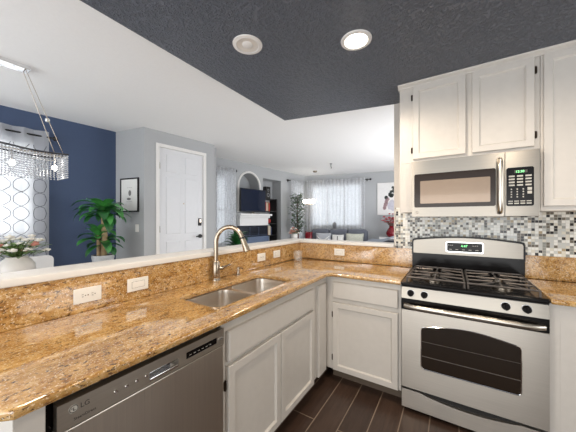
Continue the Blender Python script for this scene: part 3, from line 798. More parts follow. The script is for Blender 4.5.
# ------------------------------------------------------------------ over-the-range microwave
MX, MY, MZ = 1.248, -0.39, 1.380
t = thing('microwave_oven', 'stainless steel microwave mounted above the stove', 'microwave', (MX, MY, MZ))
MW_, MH = 0.752, 0.438
MB().box(0.0, MW_, 0.03, 0.376, 0.004, MH-0.001).build('case', 'steeldim', t)
dr_ = MB().holed(rect(0.002, 0.574, 0.0, MH-0.003), [rrect(0.020, 0.528, 0.072, 0.333, 0.012, 4)], 0.03, 0.0, axis='y').build('door', 'steeldim', t)
MB().prism(rrect(0.019, 0.529, 0.071, 0.334, 0.012, 4), 0.003, 0.028, 'y').build('window_frame', 'mwframe', dr_)
MB().prism(rrect(0.062, 0.498, 0.102, 0.278, 0.006, 3), 0.0018, 0.006, 'y').build('window_glass', 'mwglass', dr_)
MB().tube([(0.548, -0.002, 0.028), (0.548, -0.030, 0.04), (0.548, -0.040, 0.10), (0.548, -0.043, 0.2), (0.548, -0.040, 0.31), (0.548, -0.030, 0.375), (0.548, -0.002, 0.388)], 0.015, 12).build('handle', 'steelbar', dr_, True)
pn = MB().box(0.577, MW_-0.002, 0.0, 0.03, 0.0, MH-0.003, 0.002).build('control_side', 'steeldim', t)
pb = MB().prism(rrect(0.583, 0.722, 0.068, 0.325, 0.012, 4), -0.003, 0.001, 'y').build('keypad', 'black', t)
ds = MB().box(0.625, 0.690, -0.0038, -0.003, 0.288, 0.306).build('display', 'slot', pb)
text('display_digits', '12:30', 0.02, 'ledgreen', t, (0.630, -0.0042, 0.290), (PI/2, 0, 0))
km = MB()
for r in range(4):
    for c in range(3): km.box(0.596+c*0.042, 0.626+c*0.042, -0.0042, -0.003, 0.262-r*0.02, 0.272-r*0.02)
for r in range(4):
    for c in range(3): km.box(0.606+c*0.03, 0.613+c*0.03, -0.0042, -0.003, 0.176-r*0.017, 0.184-r*0.017)
for z in (0.172, 0.148): km.box(0.690, 0.712, -0.0042, -0.003, z, z+0.018)
for c in range(4): km.box(0.593+c*0.031, 0.617+c*0.031, -0.0042, -0.003, 0.082, 0.090); km.box(0.593+c*0.031, 0.617+c*0.031, -0.0042, -0.003, 0.098, 0.104)
km.build('keypad_keys', 'key', pb)  # all keys of the microwave pad in one mesh
em = MB().lathe([(0, -0.0012), (0.011, -0.0012), (0.011, 0.0005), (0, 0.0005)], (0.040, 0, 0.033), 20, 'y').build('emblem', 'key', t)
MB().lathe([(0.0085, -0.0016), (0.0098, -0.0016), (0.0098, -0.001), (0.0085, -0.001)], (0.040, 0, 0.033), 20, 'y').build('emblem_ring', 'slot', em)
MB().box(0.01, MW_-0.01, 0.02, 0.34, 0.0, 0.004).build('underside_grille', 'blackmat', t)

# ------------------------------------------------------------------ recessed ceiling lights
def can(label, x, y, lit, group=None):
    t = thing('recessed_light', label, 'ceiling light', (x, y, SOF), 0, group)
    MB().lathe([(0.068, -0.006), (0.072, -0.009), (0.092, -0.006), (0.094, -0.0005), (0.068, -0.0005)], seg=32).build('trim_ring', 'white', t, True)
    if lit: MB().lathe([(0, -0.018), (0.035, -0.016), (0.058, -0.011), (0.0675, -0.004), (0.0675, -0.0008), (0, -0.0008)], seg=32).build('lens', 'canlit', t)
    else:
        b = MB().lathe([(0.069, -0.004), (0.060, -0.0025), (0.045, -0.0016), (0, -0.0012)], seg=32).build('reflector', 'ceramic', t, True)
        MB().lathe([(0, -0.010), (0.024, -0.009), (0.034, -0.004), (0.034, -0.0015)], seg=24).build('bulb_face', 'white', b, True)
can('round recessed ceiling light with its lamp off', 0.425, -1.41, False)
can('round recessed ceiling light glowing warm white', 1.02, -1.08, True)

# ------------------------------------------------------------------ smart curtain helper
def on(fr, x, off=0.0, z=0.0):
    d = Vector((math.cos(fr.rz), math.sin(fr.rz), 0)); n = Vector((d.y, -d.x, 0))
    return fr.p+d*x+n*off+Vector((0, 0, z))
def drape_fn(x0, x1, z0, z1, folds, amp, y):
    def fn(u, v):
        ph = 2*PI*folds*u
        a = amp*(0.75+0.25*math.sin(3.1*u+1))*(0.8+0.2*v)
        return Vector((x0+(x1-x0)*u+0.3*amp*math.sin(2*ph), y+a*math.sin(ph), z0+(z1-z0)*v))
    return fn
def drape(parent, x0, x1, z0, z1, folds, amp, y, m, name='panel'):
    return MB().sheet(drape_fn(x0, x1, z0, z1, folds, amp, y), int(folds*10), 12).build(name, m, parent, True, 180)
def rod(label, fr, x0, x1, z, off=0.09, knobs=(True, True), brackets=()):
    t = thing('curtain_rod', label, 'curtain rod', on(fr, 0, 0, 0), fr.rz)
    MB().tube([(x0, -off, z), (x1, -off, z)], 0.011, 10).build('pole', 'blackmat', t, True)
    if knobs[0]: MB().sphere((x0-0.02, -off, z), 0.03).build('finial', 'blackmat', t, True)
    if knobs[1]: MB().sphere((x1+0.02, -off, z), 0.03).build('finial', 'blackmat', t, True)
    for b in brackets:
        MB().tube([(b, -0.001, z-0.01), (b, -off, z-0.01)], 0.007, 8).box(b-0.015, b+0.015, -0.006, -0.001, z-0.05, z+0.03).build('bracket', 'blackmat', t)
    return t

# ------------------------------------------------------------------ dining area
rod('black curtain rod with round finial over the dining window', BW, -1.30, 0.46, 2.43, 0.10, brackets=(0.36, -1.2))
c = thing('dining_curtain', 'white trellis-patterned curtain on the dining window', 'curtain', on(BW, 0), BW.rz)
X0, X1, ZA, ZB, FO, AM, YY = -1.26, 0.42, 0.06, 2.50, 9, 0.035, -0.10
p = drape(c, X0, X1, ZA, ZB, FO, AM, YY, 'drape')
fn = drape_fn(X0, X1, ZA, ZB, FO, AM, YY)
g = MB()
for i in range(10):
    for s in (-1, 1):
        pts = []
        for j in range(64):
            z = j/63*0.90+0.02; w = math.sin(j*0.62)
            u = (i+0.5)/10+s*0.040*(abs(w)**0.6)*(1 if w >= 0 else -1)
            q = fn(min(max(u, 0), 1), z); q.y -= 0.004; pts.append(q)
        g.tube(pts, 0.0038, 4)
g.build('trellis_embroidery', 'trellis', c, True)['kind'] = 'stuff'
bl = thing('window_blind', 'white slatted blind behind the dining curtain', 'blind', on(BW, 0), BW.rz)
b = MB()
for i in range(22): b.prism([(-0.012+0.0, 0), (0.018, 0.016), (0.018, 0.018), (-0.012, 0.003)], WX0+0.05, WX1-0.05, 'x') if False else b.box(WX0+0.06, WX1-0.06, 0.004, 0.016, WZ0+0.06+i*0.052, WZ0+0.06+i*0.052+0.022)
b.build('slats', 'blind', bl)
MB().box(WX0+0.05, WX1-0.05, 0.0, 0.018, WZ1-0.05, WZ1-0.01).build('head_rail', 'blind', bl)

# dining table, its vase and the chair behind
t = thing('dining_table', 'dark wood dining table under the crystal chandelier', 'table', (-1.75, -2.45, 0))
MB().box(-0.36, 0.40, -0.9, 0.85, 0.715, 0.75, 0.006).build('tabletop', 'wood', t)
MB().box(-0.30, 0.34, -0.8, 0.75, 0.64, 0.714).build('apron', 'wood', t)
for sx in (-1, 1):
    for yy in (-0.82, 0.77): MB().tube([(0.02+sx*0.33, yy, 0.001), (0.02+sx*0.33, yy, 0.70)], 0.03, 10, radii=[0.022, 0.034]).build('leg', 'wood', t, True)
v = thing('flower_vase', 'round off-white ceramic vase holding mixed pale flowers', 'vase', (-1.97, -1.965, 0.7505))
MB().lathe([(0, 0.0), (0.08, 0.0), (0.115, 0.05), (0.132, 0.12), (0.128, 0.18), (0.10, 0.225), (0.075, 0.245), (0.08, 0.255), (0.07, 0.255), (0.066, 0.22), (0, 0.21)], seg=28).build('vase_body', 'ceramic', v, True)
def flowers(parent, n, base, spread, h0, h1, petal, r=0.03, leafm='leaf2', stemm='stem', seed=1, leaves=30):
    rn = random.Random(seed); st = MB(); pl = {}; lf = MB()
    for i in range(n):
        a = rn.uniform(0, 2*PI); q = spread*math.sqrt(rn.random()); h = rn.uniform(h0, h1)*(1-0.35*(q/spread)**2)
        tip = Vector((base[0]+q*math.cos(a), base[1]+q*math.sin(a), base[2]+h))
        b0 = Vector(base)+Vector((0.02*math.cos(a), 0.02*math.sin(a), 0))
        st.tube([b0, (b0+tip)/2+Vector((0, 0, 0.03)), tip], 0.003, 5)
        m = petal[rn.randrange(len(petal))]; mb = pl.setdefault(m, MB())
        for k in range(6):
            aa = 2*PI*k/6+rn.random(); rr = r*rn.uniform(0.8, 1.15)
            mb.sphere(tip+Vector((math.cos(aa)*rr*0.55, math.sin(aa)*rr*0.55, rn.uniform(-0.1, 0.25)*r)), rr*0.42, sz=0.6, u=7, v=5)
        mb.sphere(tip+Vector((0, 0, r*0.25)), r*0.4, u=8, v=5)
    for i in range(leaves):
        a = rn.uniform(0, 2*PI); q = spread*rn.uniform(0.3, 1.05); h = max(h0, 0.12)*rn.uniform(0.15, 1.2)
        tip = Vector((base[0]+q*math.cos(a), base[1]+q*math.sin(a), base[2]+h))
        leaf(lf, tip-Vector((math.cos(a), math.sin(a), 0.3))*0.07, a, 0.5, 0.10, 0.035, 0.6)
    st.build('stems', stemm, parent)['kind'] = 'stuff'
    for m, mb in pl.items(): mb.build('blossoms', m, parent, True, recalc=False)['kind'] = 'stuff'
    if leaves: lf.build('foliage', leafm, parent, True, recalc=False)['kind'] = 'stuff'
    else: lf.b.free()
def leaf(mb, p, az, el, L, W, droop, n=6):
    """arching leaf blade: starts at p heading az/el and droops"""
    rows = []; pos = Vector(p); e = el
    for i in range(n+1):
        u = i/n
        d = Vector((math.cos(az)*math.cos(e), math.sin(az)*math.cos(e), math.sin(e)))
        side = Vector((-math.sin(az), math.cos(az), 0)); upv = side.cross(d)
        w = W*(math.sin(PI*min(1, 0.06+u*0.94))**0.8)*0.5
        rows.append([mb.b.verts.new(pos+side*w-upv*w*0.25), mb.b.verts.new(pos.copy()), mb.b.verts.new(pos-side*w-upv*w*0.25)])
        pos = pos+d*(L/n); e -= droop*2/n*(0.4+u)
    for A, B in zip(rows, rows[1:]):
        for k in range(2): mb.b.faces.new((A[k], A[k+1], B[k+1], B[k]))
flowers(v, 40, (0, 0, 0.245), 0.22, 0.05, 0.23, ['petalw', 'petalw', 'petalw', 'petalp'], 0.036, 'freshleaf', seed=4, leaves=90)
ch = thing('dining_chair', 'white dining chair with rounded back behind the flower vase', 'chair', (-2.34, -1.75, 0), PI/2)
MB().box(-0.21, 0.21, -0.22, 0.22, 0.44, 0.48, 0.02).build('seat', 'white', ch)
MB().prism([(-0.2, 0.50), (0.2, 0.50), (0.21, 0.88)]+[(0.21-0.05+0.05*math.cos(i*PI/10), 0.88+0.05*math.sin(i*PI/10)) for i in range(6)]+[(-0.16+0.05*math.cos(PI/2+i*PI/10), 0.88+0.05*math.sin(PI/2+i*PI/10)) for i in range(6)], 0.19, 0.23, 'y').build('backrest', 'white', ch)
for sx in (-1, 1):
    for sy in (-1, 1): MB().tube([(sx*0.19, sy*0.2, 0.001), (sx*0.17, sy*0.18, 0.445)], 0.015, 8).build('leg', 'wood', ch, True)
# crystal chandelier
hx0, hy0 = -1.75, -2.33
chn = thing('crystal_chandelier', 'wavy crystal bead chandelier hanging from a chrome ceiling bar', 'chandelier', (hx0, hy0, 0))
MB().box(-0.06, 0.06, -0.40, 0.40, 2.705, ZC-0.001, 0.004).build('canopy', 'chrome', chn)
for sy in (-1, 1):
    for sx in (-1, 1): MB().tube([(sx*0.035, sy*0.37, 2.705), (sx*0.10, sy*0.62, 1.985)], 0.0028, 6).build('suspension_cable', 'nickel', chn)
MB().sphere((0.03, 0.52, 2.30), 0.02, u=10, v=8).build('cable_joint', 'chrome', chn, True)
ring = []
NL = 58
for s in (-1, 1):
    seq = []
    for i in range(NL+1):
        y = -0.70+1.34*i/NL; seq.append((s*0.13+0.055*math.sin(y*2*PI/0.7+0.6), y))
    ring += seq if s == -1 else seq[::-1]
nA, nB = NL, 2*NL+1
endp = []
for (a, b) in ((ring[NL], ring[NL+1]), (ring[-1], ring[0])):
    for k in range(1, 13): endp.append((a[0]+(b[0]-a[0])*k/13, a[1]+(b[1]-a[1])*k/13))
fr_pts = [(x, y, 1.985) for x, y in ring]; fr_pts.append(fr_pts[0])
MB().tube(fr_pts, 0.009, 6).build('top_frame', 'gunmetal', chn, True)
MB().tube([(x, y, 1.955) for x, y, z in fr_pts], 0.004, 6).build('lower_frame_rail', 'chrome', chn, True)
cb = MB()
def bead(x, y, z, r):
    v = [cb.b.verts.new(q) for q in ((x+r, y, z), (x, y+r, z), (x-r, y, z), (x, y-r, z), (x, y, z+r*1.1), (x, y, z-r*1.1))]
    for i in range(4):
        cb.b.faces.new((v[i], v[(i+1) % 4], v[4])); cb.b.faces.new((v[(i+1) % 4], v[i], v[5]))
for x, y in ring+endp:
    for kz in range(11): bead(x, y, 1.968-kz*0.0205, 0.0085)
cb.build('crystal_strands', 'crystal', chn, recalc=False)['kind'] = 'stuff'
for i in range(5):
    y = -0.58+i*0.29
    bb = MB().sphere((0, y, 1.86), 0.022, sz=1.3, u=10, v=8).build('bulb', 'bulb', chn, True)
    MB().tube([(0, y, 1.885), (0, y, 1.985)], 0.008, 6).build('lamp_holder', 'chrome', bb)
MB().tube([(0, -0.68, 1.985), (0, 0.68, 1.985)], 0.007, 6).build('lamp_bar', 'nickel', chn)

# cane plant in the corner
pt = thing('corn_plant', 'tall green cane plant in a mottled grey planter against the navy wall', 'potted plant', (-2.50, -1.03, 0))
MB().lathe([(0, 0.001), (0.10, 0.001), (0.11, 0.03), (0.122, 0.80), (0.13, 0.84), (0.13, 0.875), (0.116, 0.875), (0.114, 0.84), (0, 0.838)], seg=28).build('planter', 'potgrey', pt, True)
MB().lathe([(0, 0.846), (0.113, 0.842)], seg=20).build('soil', 'soil', pt)
MB().tube([(0.02, 0.0, 0.83), (0.025, 0.01, 1.1), (0.02, 0.0, 1.35), (0.03, 0, 1.47)], 0.033, 10, radii=[0.037, 0.034, 0.032, 0.026]).build('cane', 'bark', pt, True)
MB().tube([(-0.05, -0.03, 0.83), (-0.055, -0.03, 1.0), (-0.05, -0.03, 1.14)], 0.026, 10).build('cane', 'bark', pt, True)
def cluster(c, n, L, W, seed, m, e0=-0.1, e1=1.2):
    rn = random.Random(seed); mb = MB()
    for i in range(n):
        az = 2.4*i+rn.uniform(-0.3, 0.3); u = i/n
        leaf(mb, (c[0]+0.02*math.cos(az), c[1]+0.02*math.sin(az), c[2]+0.09*u-0.03), az, e0+(e1-e0)*u, L*rn.uniform(0.75, 1.1), W*rn.uniform(0.8, 1.15), rn.uniform(0.6, 1.3), 7)
    mb.build('foliage', m, pt, True, recalc=False)['kind'] = 'stuff'
cluster((0.03, 0, 1.46), 22, 0.36, 0.12, 3, 'leaf', 0.05, 0.75)
cluster((0.03, 0, 1.42), 10, 0.34, 0.12, 13, 'leaf2', -0.2, 0.8)
cluster((-0.05, -0.03, 1.10), 14, 0.31, 0.115, 5, 'leaf', 0.0, 1.1)
cluster((0.0, 0.02, 1.02), 10, 0.27, 0.12, 15, 'leaf2', -0.3, 0.8)

# framed print and light switch on the return wall
pf = thing('framed_print', 'black framed print with white mount on the grey return wall', 'picture', on(RW, 0.32, 0, 1.73), RW.rz)
MB().holed(rect(-0.195, 0.195, -0.26, 0.26), [rect(-0.175, 0.175, -0.24, 0.24)], -0.001, -0.022, axis='y').build('frame', 'blackmat', pf)
MB().box(-0.178, 0.178, -0.014, -0.002, -0.243, 0.243).build('mount', 'mat', pf)
ik = MB().sphere((0.01, -0.0145, 0.03), 0.05, 0.6, 0.02, 0.9).sphere((-0.01, -0.0145, -0.06), 0.05, 0.9, 0.02, 0.35).box(-0.06, 0.06, -0.0148, -0.0138, -0.105, -0.101).box(-0.05, 0.06, -0.0148, -0.0138, 0.11, 0.113)
ik.build('print', 'ink', pf)
sw = thing('light_switch', 'white light switch on the grey wall below the framed print', 'switch', on(RW, 0.472, 0, 1.225), RW.rz)
MB().box(-0.037, 0.037, -0.006, -0.0005, -0.058, 0.058, 0.003).build('cover_plate', 'plate', sw)
MB().box(-0.016, 0.016, -0.009, -0.0055, -0.033, 0.033, 0.002).build('rocker', 'plate', sw)

# ------------------------------------------------------------------ living room: television wall
rod('short black curtain rod above the window left of the fireplace', TV, -0.15, 0.50, 2.50, 0.045, brackets=(0.46,))
c = thing('curtain', 'sheer white curtain left of the fireplace', 'curtain', on(TV, 0), TV.rz)
drape(c, -0.12, 0.485, 0.08, 2.535, 6, 0.022, -0.09, 'sheer')
rod('short black curtain rod above the window right of the shelf niche', TV, 2.44, 3.12, 2.50, 0.045, brackets=(2.47, 3.08))
c = thing('curtain', 'sheer white curtain behind the leafy artificial tree', 'curtain', on(TV, 0), TV.rz)
drape(c, 2.50, 3.12, 0.08, 2.53, 6, 0.020, -0.09, 'sheer')
fp = thing('fireplace', 'white mantel fireplace with dark glass firebox under the television', 'fireplace', on(TV, 0), TV.rz)
MB().box(0.54, 1.60, -0.20, -0.001, 1.445, 1.495, 0.006).box(0.57, 1.57, -0.15, -0.001, 1.395, 1.444, 0.006).build('mantel_shelf', 'white', fp)
MB().box(0.59, 1.55, -0.10, -0.001, 1.20, 1.394, 0.004).box(0.62, 1.52, -0.108, -0.099, 1.24, 1.36, 0.003).build('surround', 'white', fp)
MB().box(0.59, 1.55, -0.08, -0.001, 0.02, 1.199).build('firebox', 'firebox', fp)
fb = MB()
for z in (0.55, 0.75, 0.95): fb.box(0.62, 1.52, -0.083, -0.079, z, z+0.006)
for x in (0.92, 1.22): fb.box(x, x+0.006, -0.083, -0.079, 0.2, 1.16)
fb.build('firebox_bars', 'insert', fp)
MB().box(0.72, 1.45, -0.22, -0.084, 0.02, 0.93, 0.01).build('hearth_box', 'insert', fp)
tv = thing('television', 'black flat screen television on the mantel shelf', 'television', on(TV, 0), TV.rz)
MB().box(0.585, 1.415, -0.14, -0.105, 1.535, 2.105, 0.005).build('screen_case', 'blackmat', tv)
MB().box(0.597, 1.403, -0.142, -0.139, 1.555, 2.093).build('screen', 'tvblack', tv)
MB().box(0.82, 1.18, -0.17, -0.06, 1.496, 1.506, 0.003).box(0.96, 1.04, -0.118, -0.108, 1.505, 1.54).build('stand', 'nickel', tv)
# shelf unit in the niche
sf = thing('shelf_unit', 'black shelf unit standing in the niche beside the fireplace', 'shelf', on(TV, 0), TV.rz)
for x in (1.47, 2.02): MB().box(x-0.012, x+0.012, 0.03, 0.30, 0.001, 1.93).build('upright', 'blackmat', sf)
SHZ = [0.30, 0.60, 0.90, 1.22, 1.56, 1.90]
for z in SHZ: MB().box(1.483, 2.007, 0.03, 0.30, z, z+0.022).build('shelf_board', 'blackmat', sf)
spk = thing('speaker', 'black speaker on top of the niche shelf unit', 'speaker', on(TV, 1.72, -0.15, 1.9225), TV.rz)
MB().box(-0.09, 0.09, -0.08, 0.08, 0, 0.33, 0.008).build('speaker_box', 'blackmat', spk)
MB().lathe([(0, -0.078), (0.03, -0.08), (0.055, -0.088), (0.058, -0.08)], (0, 0, 0.10), 20, 'y').build('cone', 'figgrey', spk, True)
MB().lathe([(0, -0.078), (0.02, -0.08), (0.035, -0.087), (0.037, -0.08)], (0, 0, 0.23), 20, 'y').build('cone', 'figgrey', spk, True)
def book(label, x, z, w, h, m, group):
    o = thing('book', label, 'book', on(TV, x, -0.14, z), TV.rz, group)
    MB().box(-w/2, w/2, -0.09, 0.075, 0, h, 0.002).build('cover', m, o)
    MB().box(-w/2+0.003, w/2-0.003, -0.087, 0.0765, 0.003, h+0.0005).build('pages', 'bookcream', o)
bk = [('bookcream', 0.055, 0.27, 'cream'), ('bookred', 0.035, 0.25, 'red'), ('bookcream', 0.05, 0.23, 'cream'), ('booktan', 0.04, 0.25, 'tan'), ('bookred', 0.045, 0.22, 'red')]
x = 1.53
names = ['first cream book at the left end of the upper shelf row in the niche', 'taller red book on the upper niche shelf between cream books', 'shorter cream book on the upper niche shelf between red and tan', 'tan book standing on the upper niche shelf', 'shorter red book at the right end of the upper niche shelf row']
for (m, w, h, _), nm in zip(bk, names):
    book(nm, x+w/2, 1.5825, w, h, m, 'books on the upper niche shelf'); x += w+0.003
x = 1.56
for (m, w, h), nm in zip([('bookcream', 0.08, 0.26), ('booktan', 0.05, 0.24), ('bookcream', 0.09, 0.25), ('bookblue', 0.05, 0.22)],
    ['thick cream binder at the left of the lower niche shelf', 'tan book between cream binders on the lower niche shelf', 'thick cream binder right of the tan book on the lower niche shelf', 'dark blue book at the right of the lower niche shelf']):
    book(nm, x+w/2, 0.9225, w, h, m, 'books on the lower niche shelf'); x += w+0.006
rb = thing('red_bowl', 'small red pot on the middle niche shelf', 'bowl', on(TV, 1.75, -0.12, 1.2425), TV.rz)
MB().lathe([(0, 0), (0.05, 0), (0.085, 0.05), (0.08, 0.10), (0.065, 0.12), (0.06, 0.12), (0.06, 0.04), (0, 0.03)]).build('bowl_body', 'bookred', rb, True)
MB().sphere((0, 0, 0.125), 0.05, sz=0.4).build('lid', 'redglaze', rb, True)

# leafy artificial tree with its flower bunch
tree = thing('artificial_tree', 'slender leafy tree in front of the window right of the niche', 'tree', on(TV, 2.40, 0.42, 0), 0)
MB().lathe([(0, 0.001), (0.13, 0.001), (0.17, 0.32), (0.155, 0.32), (0.15, 0.28), (0, 0.28)]).build('pot', 'potgrey', tree, True)
MB().tube([(0, 0, 0.28), (0.02, 0.01, 0.9), (-0.01, 0, 1.4), (0, 0, 1.95)], 0.018, 8, radii=[0.02, 0.018, 0.014, 0.006]).build('trunk', 'twig', tree, True)
rn = random.Random(21); mb = MB(); br = MB()
for i in range(72):
    z = 0.95+1.05*i/72; az = 2.4*i; L = 0.24*(1.0-0.35*abs((z-1.45)/0.6))*rn.uniform(0.6, 1.05)
    tip = Vector((math.cos(az)*L, math.sin(az)*L, z+0.12)); br.tube([(0, 0, z-0.05), tip], 0.0035, 4)
    for k_ in range(7):
        u = 0.35+0.65*k_/6; q = Vector((0, 0, z-0.05)).lerp(tip, u)
        leaf(mb, q, rn.uniform(0, 2*PI), rn.uniform(-0.3, 0.6), 0.115, 0.055, 0.6, 3)
br.build('branches', 'twig', tree)['kind'] = 'stuff'
mb.build('foliage', 'leafpale', tree, True, recalc=False)['kind'] = 'stuff'
fa = thing('flower_arrangement', 'peach and white flower bunch in front of the slender tree', 'flowers', on(TV, 1.98, 0.64, 0), 0)
MB().lathe([(0, 0.001), (0.10, 0.001), (0.11, 0.02), (0.03, 0.05), (0.03, 0.72), (0.07, 0.76), (0.09, 0.95), (0.07, 0.98), (0.06, 0.98), (0.06, 0.8), (0, 0.8)]).build('pedestal_vase', 'ceramic', fa, True)
flowers(fa, 18, (0, 0, 0.93), 0.15, 0.06, 0.22, ['petalw', 'petalp', 'petalp'], 0.045, 'leafpale', seed=8, leaves=30)
sp = thing('floor_plant', 'small dark green plant in front of the left sheer curtain', 'potted plant', on(TV, 0.22, 0.45, 0), 0)
MB().lathe([(0, 0.001), (0.12, 0.001), (0.15, 0.55), (0.135, 0.55), (0.13, 0.5), (0, 0.5)]).build('pot', 'potgrey', sp, True)
mb = MB(); rn = random.Random(5)
for i in range(34):
    az = 2.4*i; leaf(mb, (0, 0, 0.5+0.012*i), az, 1.25-0.02*i*rn.random(), 0.5*rn.uniform(0.6, 1), 0.10, 1.0, 6)
mb.build('foliage', 'leaf2', sp, True, recalc=False)['kind'] = 'stuff'

# ------------------------------------------------------------------ living room: far window wall
rod('long black curtain rod across the wide far window', FW, 0.14, 1.98, 2.53, 0.05, brackets=(0.18, 1.9))
c = thing('curtain', 'wide sheer white curtain across the far window behind the sofa', 'curtain', on(FW, 0), FW.rz)
drape(c, 0.08, 1.85, 0.10, 2.575, 16, 0.026, -0.10, 'sheer')
lamp = thing('floor_lamp', 'floor lamp with three lit round globes in the corner by the far window', 'lamp', on(FW, 0.30, 0.62, 0), FW.rz)
MB().lathe([(0, 0.001), (0.13, 0.001), (0.13, 0.02), (0.02, 0.03), (0, 0.03)]).build('base', 'nickel', lamp, True)
MB().tube([(0, 0, 0.03), (0, 0, 1.80)], 0.009, 8).build('pole', 'nickel', lamp, True)
for gx in (-0.125, 0, 0.125):
    MB().tube([(0, 0, 1.78), (gx*0.6, 0, 1.79), (gx, 0, 1.82)], 0.006, 6).build('arm', 'nickel', lamp, True)
    MB().sphere((gx, 0, 1.88), 0.065).build('globe', 'bulb', lamp, True)
def cushion(name, label, loc, rz, w, h, m, tilt=0.25, deco=None):
    t = thing(name, label, 'pillow', loc, rz)
    def f(u, v, s):
        a, b = 2*u-1, 2*v-1; k = (1-a**4)*(1-b**4)
        pinch = 1-0.07*(1-abs(a)**2)*(abs(b)**3)-0.0
        return Vector((a*w/2*(1-0.06*(1-b*b)), (s*0.075*k**0.6)+tilt*(b+1)*h/2*0.6, h/2+b*h/2*(1-0.06*(1-a*a))))
    mb = MB().sheet(lambda u, v: f(u, v, -1), 12, 12).sheet(lambda u, v: f(u, v, 1), 12, 12)
    bmesh.ops.remove_doubles(mb.b, verts=mb.b.verts, dist=0.0004)
    mb.build('cushion', m, t, True, 180)
    if deco:
        d = MB()
        for (a0, b0, a1, b1) in deco:
            p = [f(a0+(a1-a0)*q/6, b0+(b1-b0)*q/6, -1)+Vector((0, -0.004, 0)) for q in range(7)]
            d.tube(p, 0.011, 6)
        d.build('stripe', 'blackmat' if m != 'pillow' else 'mat', t, True)
    return t
# sofa: back along the far wall
sofa = thing('sofa', 'charcoal grey sofa along the far window', 'sofa', on(FW, 1.22, 0.76, 0), FW.rz)
for bx in (-0.63, -0.09, 0.44): MB().box(bx-0.262, bx+0.262, 0.24, 0.46, 0.56, 1.07, 0.06, 3).build('back_cushion', 'sofa', sofa, True)
MB().box(-0.94, 0.72, 0.46, 0.59, 0.08, 1.03, 0.04, 3).build('backrest', 'sofa', sofa, True)
MB().box(-0.92, 0.70, -0.42, 0.455, 0.10, 0.42, 0.03).build('base', 'sofa', sofa)
MB().box(-0.90, 0.68, -0.44, 0.235, 0.422, 0.555, 0.05, 3).build('seat_cushion', 'sofa', sofa, True)
for x in (-0.85, 0.62):
    for y in (-0.35, 0.5): MB().tube([(x, y, 0.001), (x, y, 0.1)], 0.025, 8).build('leg', 'blackmat', sofa)
cushion('throw_pillow', 'grey throw pillow with pale chevron on the sofa', on(FW, 0.76, 0.84, 0.556), FW.rz, 0.44, 0.42, 'pillow', 0.3, [(0.08, 0.8, 0.5, 0.45), (0.5, 0.45, 0.92, 0.8), (0.08, 0.6, 0.5, 0.25), (0.5, 0.25, 0.92, 0.6)])
cushion('throw_pillow', 'white pillow with black bands in the middle of the sofa', on(FW, 1.165, 0.84, 0.556), FW.rz, 0.34, 0.38, 'mat', 0.3, [(0.1, 0.5, 0.9, 0.5), (0.1, 0.25, 0.9, 0.25), (0.5, 0.1, 0.5, 0.9)])
cushion('throw_pillow', 'cream throw pillow on the right half of the sofa', on(FW, 1.62, 0.86, 0.556), FW.rz, 0.48, 0.42, 'pillowcream', 0.3)
cushion('throw_pillow', 'dark red pillow at the left end of the sofa', on(FW, 0.36, 0.94, 0.556), FW.rz, 0.22, 0.46, 'redglaze', 0.25, [(0.1, 0.5, 0.9, 0.55), (0.15, 0.2, 0.85, 0.25)])
fg = thing('figurine', 'grey stone head figurine standing on the sofa back by the curtain', 'figurine', on(FW, 0.98, 0.235, 1.031), FW.rz)
MB().lathe([(0, 0), (0.06, 0), (0.07, 0.03), (0.035, 0.06), (0.05, 0.10), (0.062, 0.15), (0.055, 0.20), (0.03, 0.23), (0, 0.24)], seg=18).build('head', 'figgrey', fg, True)
MB().sphere((0, -0.055, 0.15), 0.016, 0.7, 1, 1.3).build('nose', 'figgrey', fg, True)
# chaise with a pale throw, right
cz = thing('chaise', 'grey chaise with a pale throw over it, right end of the sofa', 'chaise', on(FW, 2.26, 1.05, 0), FW.rz)
MB().box(-0.26, 0.62, -0.78, 0.40, 0.08, 0.62, 0.04).build('base', 'sofa', cz)
MB().box(-0.24, 0.60, -0.76, 0.38, 0.622, 0.80, 0.06, 3).build('seat_cushion', 'sofa', cz, True)
MB().sheet(lambda u, v: Vector((-0.30+0.95*u, -0.70+0.95*v, 0.815+0.16*math.exp(-((u-0.75)/0.28)**2)*(0.6+0.4*math.sin(5*v))+0.02*math.sin(14*u+6*v)+0.05*u)), 30, 20).build('throw', 'sofapale', cz, True, 180)
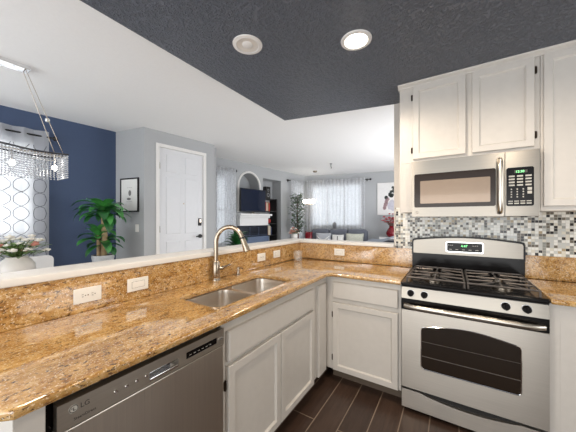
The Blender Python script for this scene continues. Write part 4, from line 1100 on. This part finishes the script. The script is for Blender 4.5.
# console with the red flowers, and the picture above
cn = thing('console_table', 'narrow white console against the far wall under the picture', 'console', on(FW, 2.66, 0.36, 0), FW.rz)
MB().box(-0.42, 0.42, -0.16, 0.16, 0.82, 0.86, 0.005).build('top', 'white', cn)
for sx in (-1, 1):
    for sy in (-1, 1): MB().box(sx*0.38-0.02, sx*0.38+0.02, sy*0.13-0.02, sy*0.13+0.02, 0.001, 0.819).build('leg', 'white', cn)
rv = thing('red_vase', 'dark red vase of red blossom twigs beside the white post', 'vase', on(FW, 2.56, 0.36, 0.8605), FW.rz)
MB().lathe([(0, 0), (0.07, 0), (0.13, 0.06), (0.14, 0.14), (0.09, 0.23), (0.055, 0.28), (0.07, 0.31), (0.06, 0.31), (0.045, 0.27), (0, 0.26)]).build('vase_body', 'redglaze', rv, True)
flowers(rv, 46, (0, 0, 0.28), 0.26, 0.12, 0.38, ['petalr'], 0.035, 'leafpale', 'twig', seed=11, leaves=0)
pc = thing('canvas_picture', 'white canvas picture of a dark leafy bouquet on the far wall', 'picture', on(FW, 2.52, 0, 1.945), FW.rz)
MB().box(-0.33, 0.33, -0.03, -0.001, -0.465, 0.465, 0.003).build('canvas', 'canvas', pc)
def blob(mb, cx, cz, rx, rz_, n=9, seed=0):
    rn = random.Random(seed)
    mb.prism([(cx+rx*math.cos(2*PI*i/n)*rn.uniform(0.7, 1.1), cz+rz_*math.sin(2*PI*i/n)*rn.uniform(0.7, 1.1)) for i in range(n)], -0.0315, -0.0295)
m1, m2, m3 = MB(), MB(), MB()
rn = random.Random(2)
for i in range(11): blob(m1, 0.03+rn.uniform(-0.13, 0.13), 0.16+rn.uniform(-0.14, 0.16), 0.055, 0.05, 7, i)
for i in range(5): blob(m2, -0.06-0.02*i, -0.02-0.06*i, 0.06, 0.06, 7, i+20)
blob(m3, 0.08, -0.2, 0.15, 0.18, 12, 31)
m3.build('painted_vase', 'canvasgrey', pc); m2.build('painted_petals', 'canvasmauve', pc)['kind'] = 'stuff'; m1.build('painted_leaves', 'canvasdark', pc)['kind'] = 'stuff'
# small fittings on the white ceiling
t = thing('smoke_detector', 'small round white detector on the living room ceiling', 'smoke detector', (-1.809, 4.028, ZC), 0)
MB().lathe([(0, -0.04), (0.04, -0.04), (0.06, -0.02), (0.062, -0.0005), (0, -0.0005)]).build('detector_body', 'nickel', t, True)
t = thing('ceiling_hook', 'small dark hook hanging from the living room ceiling', 'hook', (-1.03, 3.35, ZC), 0)
MB().lathe([(0, -0.012), (0.03, -0.01), (0.032, -0.0005), (0, -0.0005)], seg=14).build('rose', 'figgrey', t, True)
MB().tube([(0, 0, -0.01), (0, 0, -0.08), (0.015, 0, -0.10), (0, 0, -0.12)], 0.008, 6).build('hook_wire', 'blackmat', t, True)
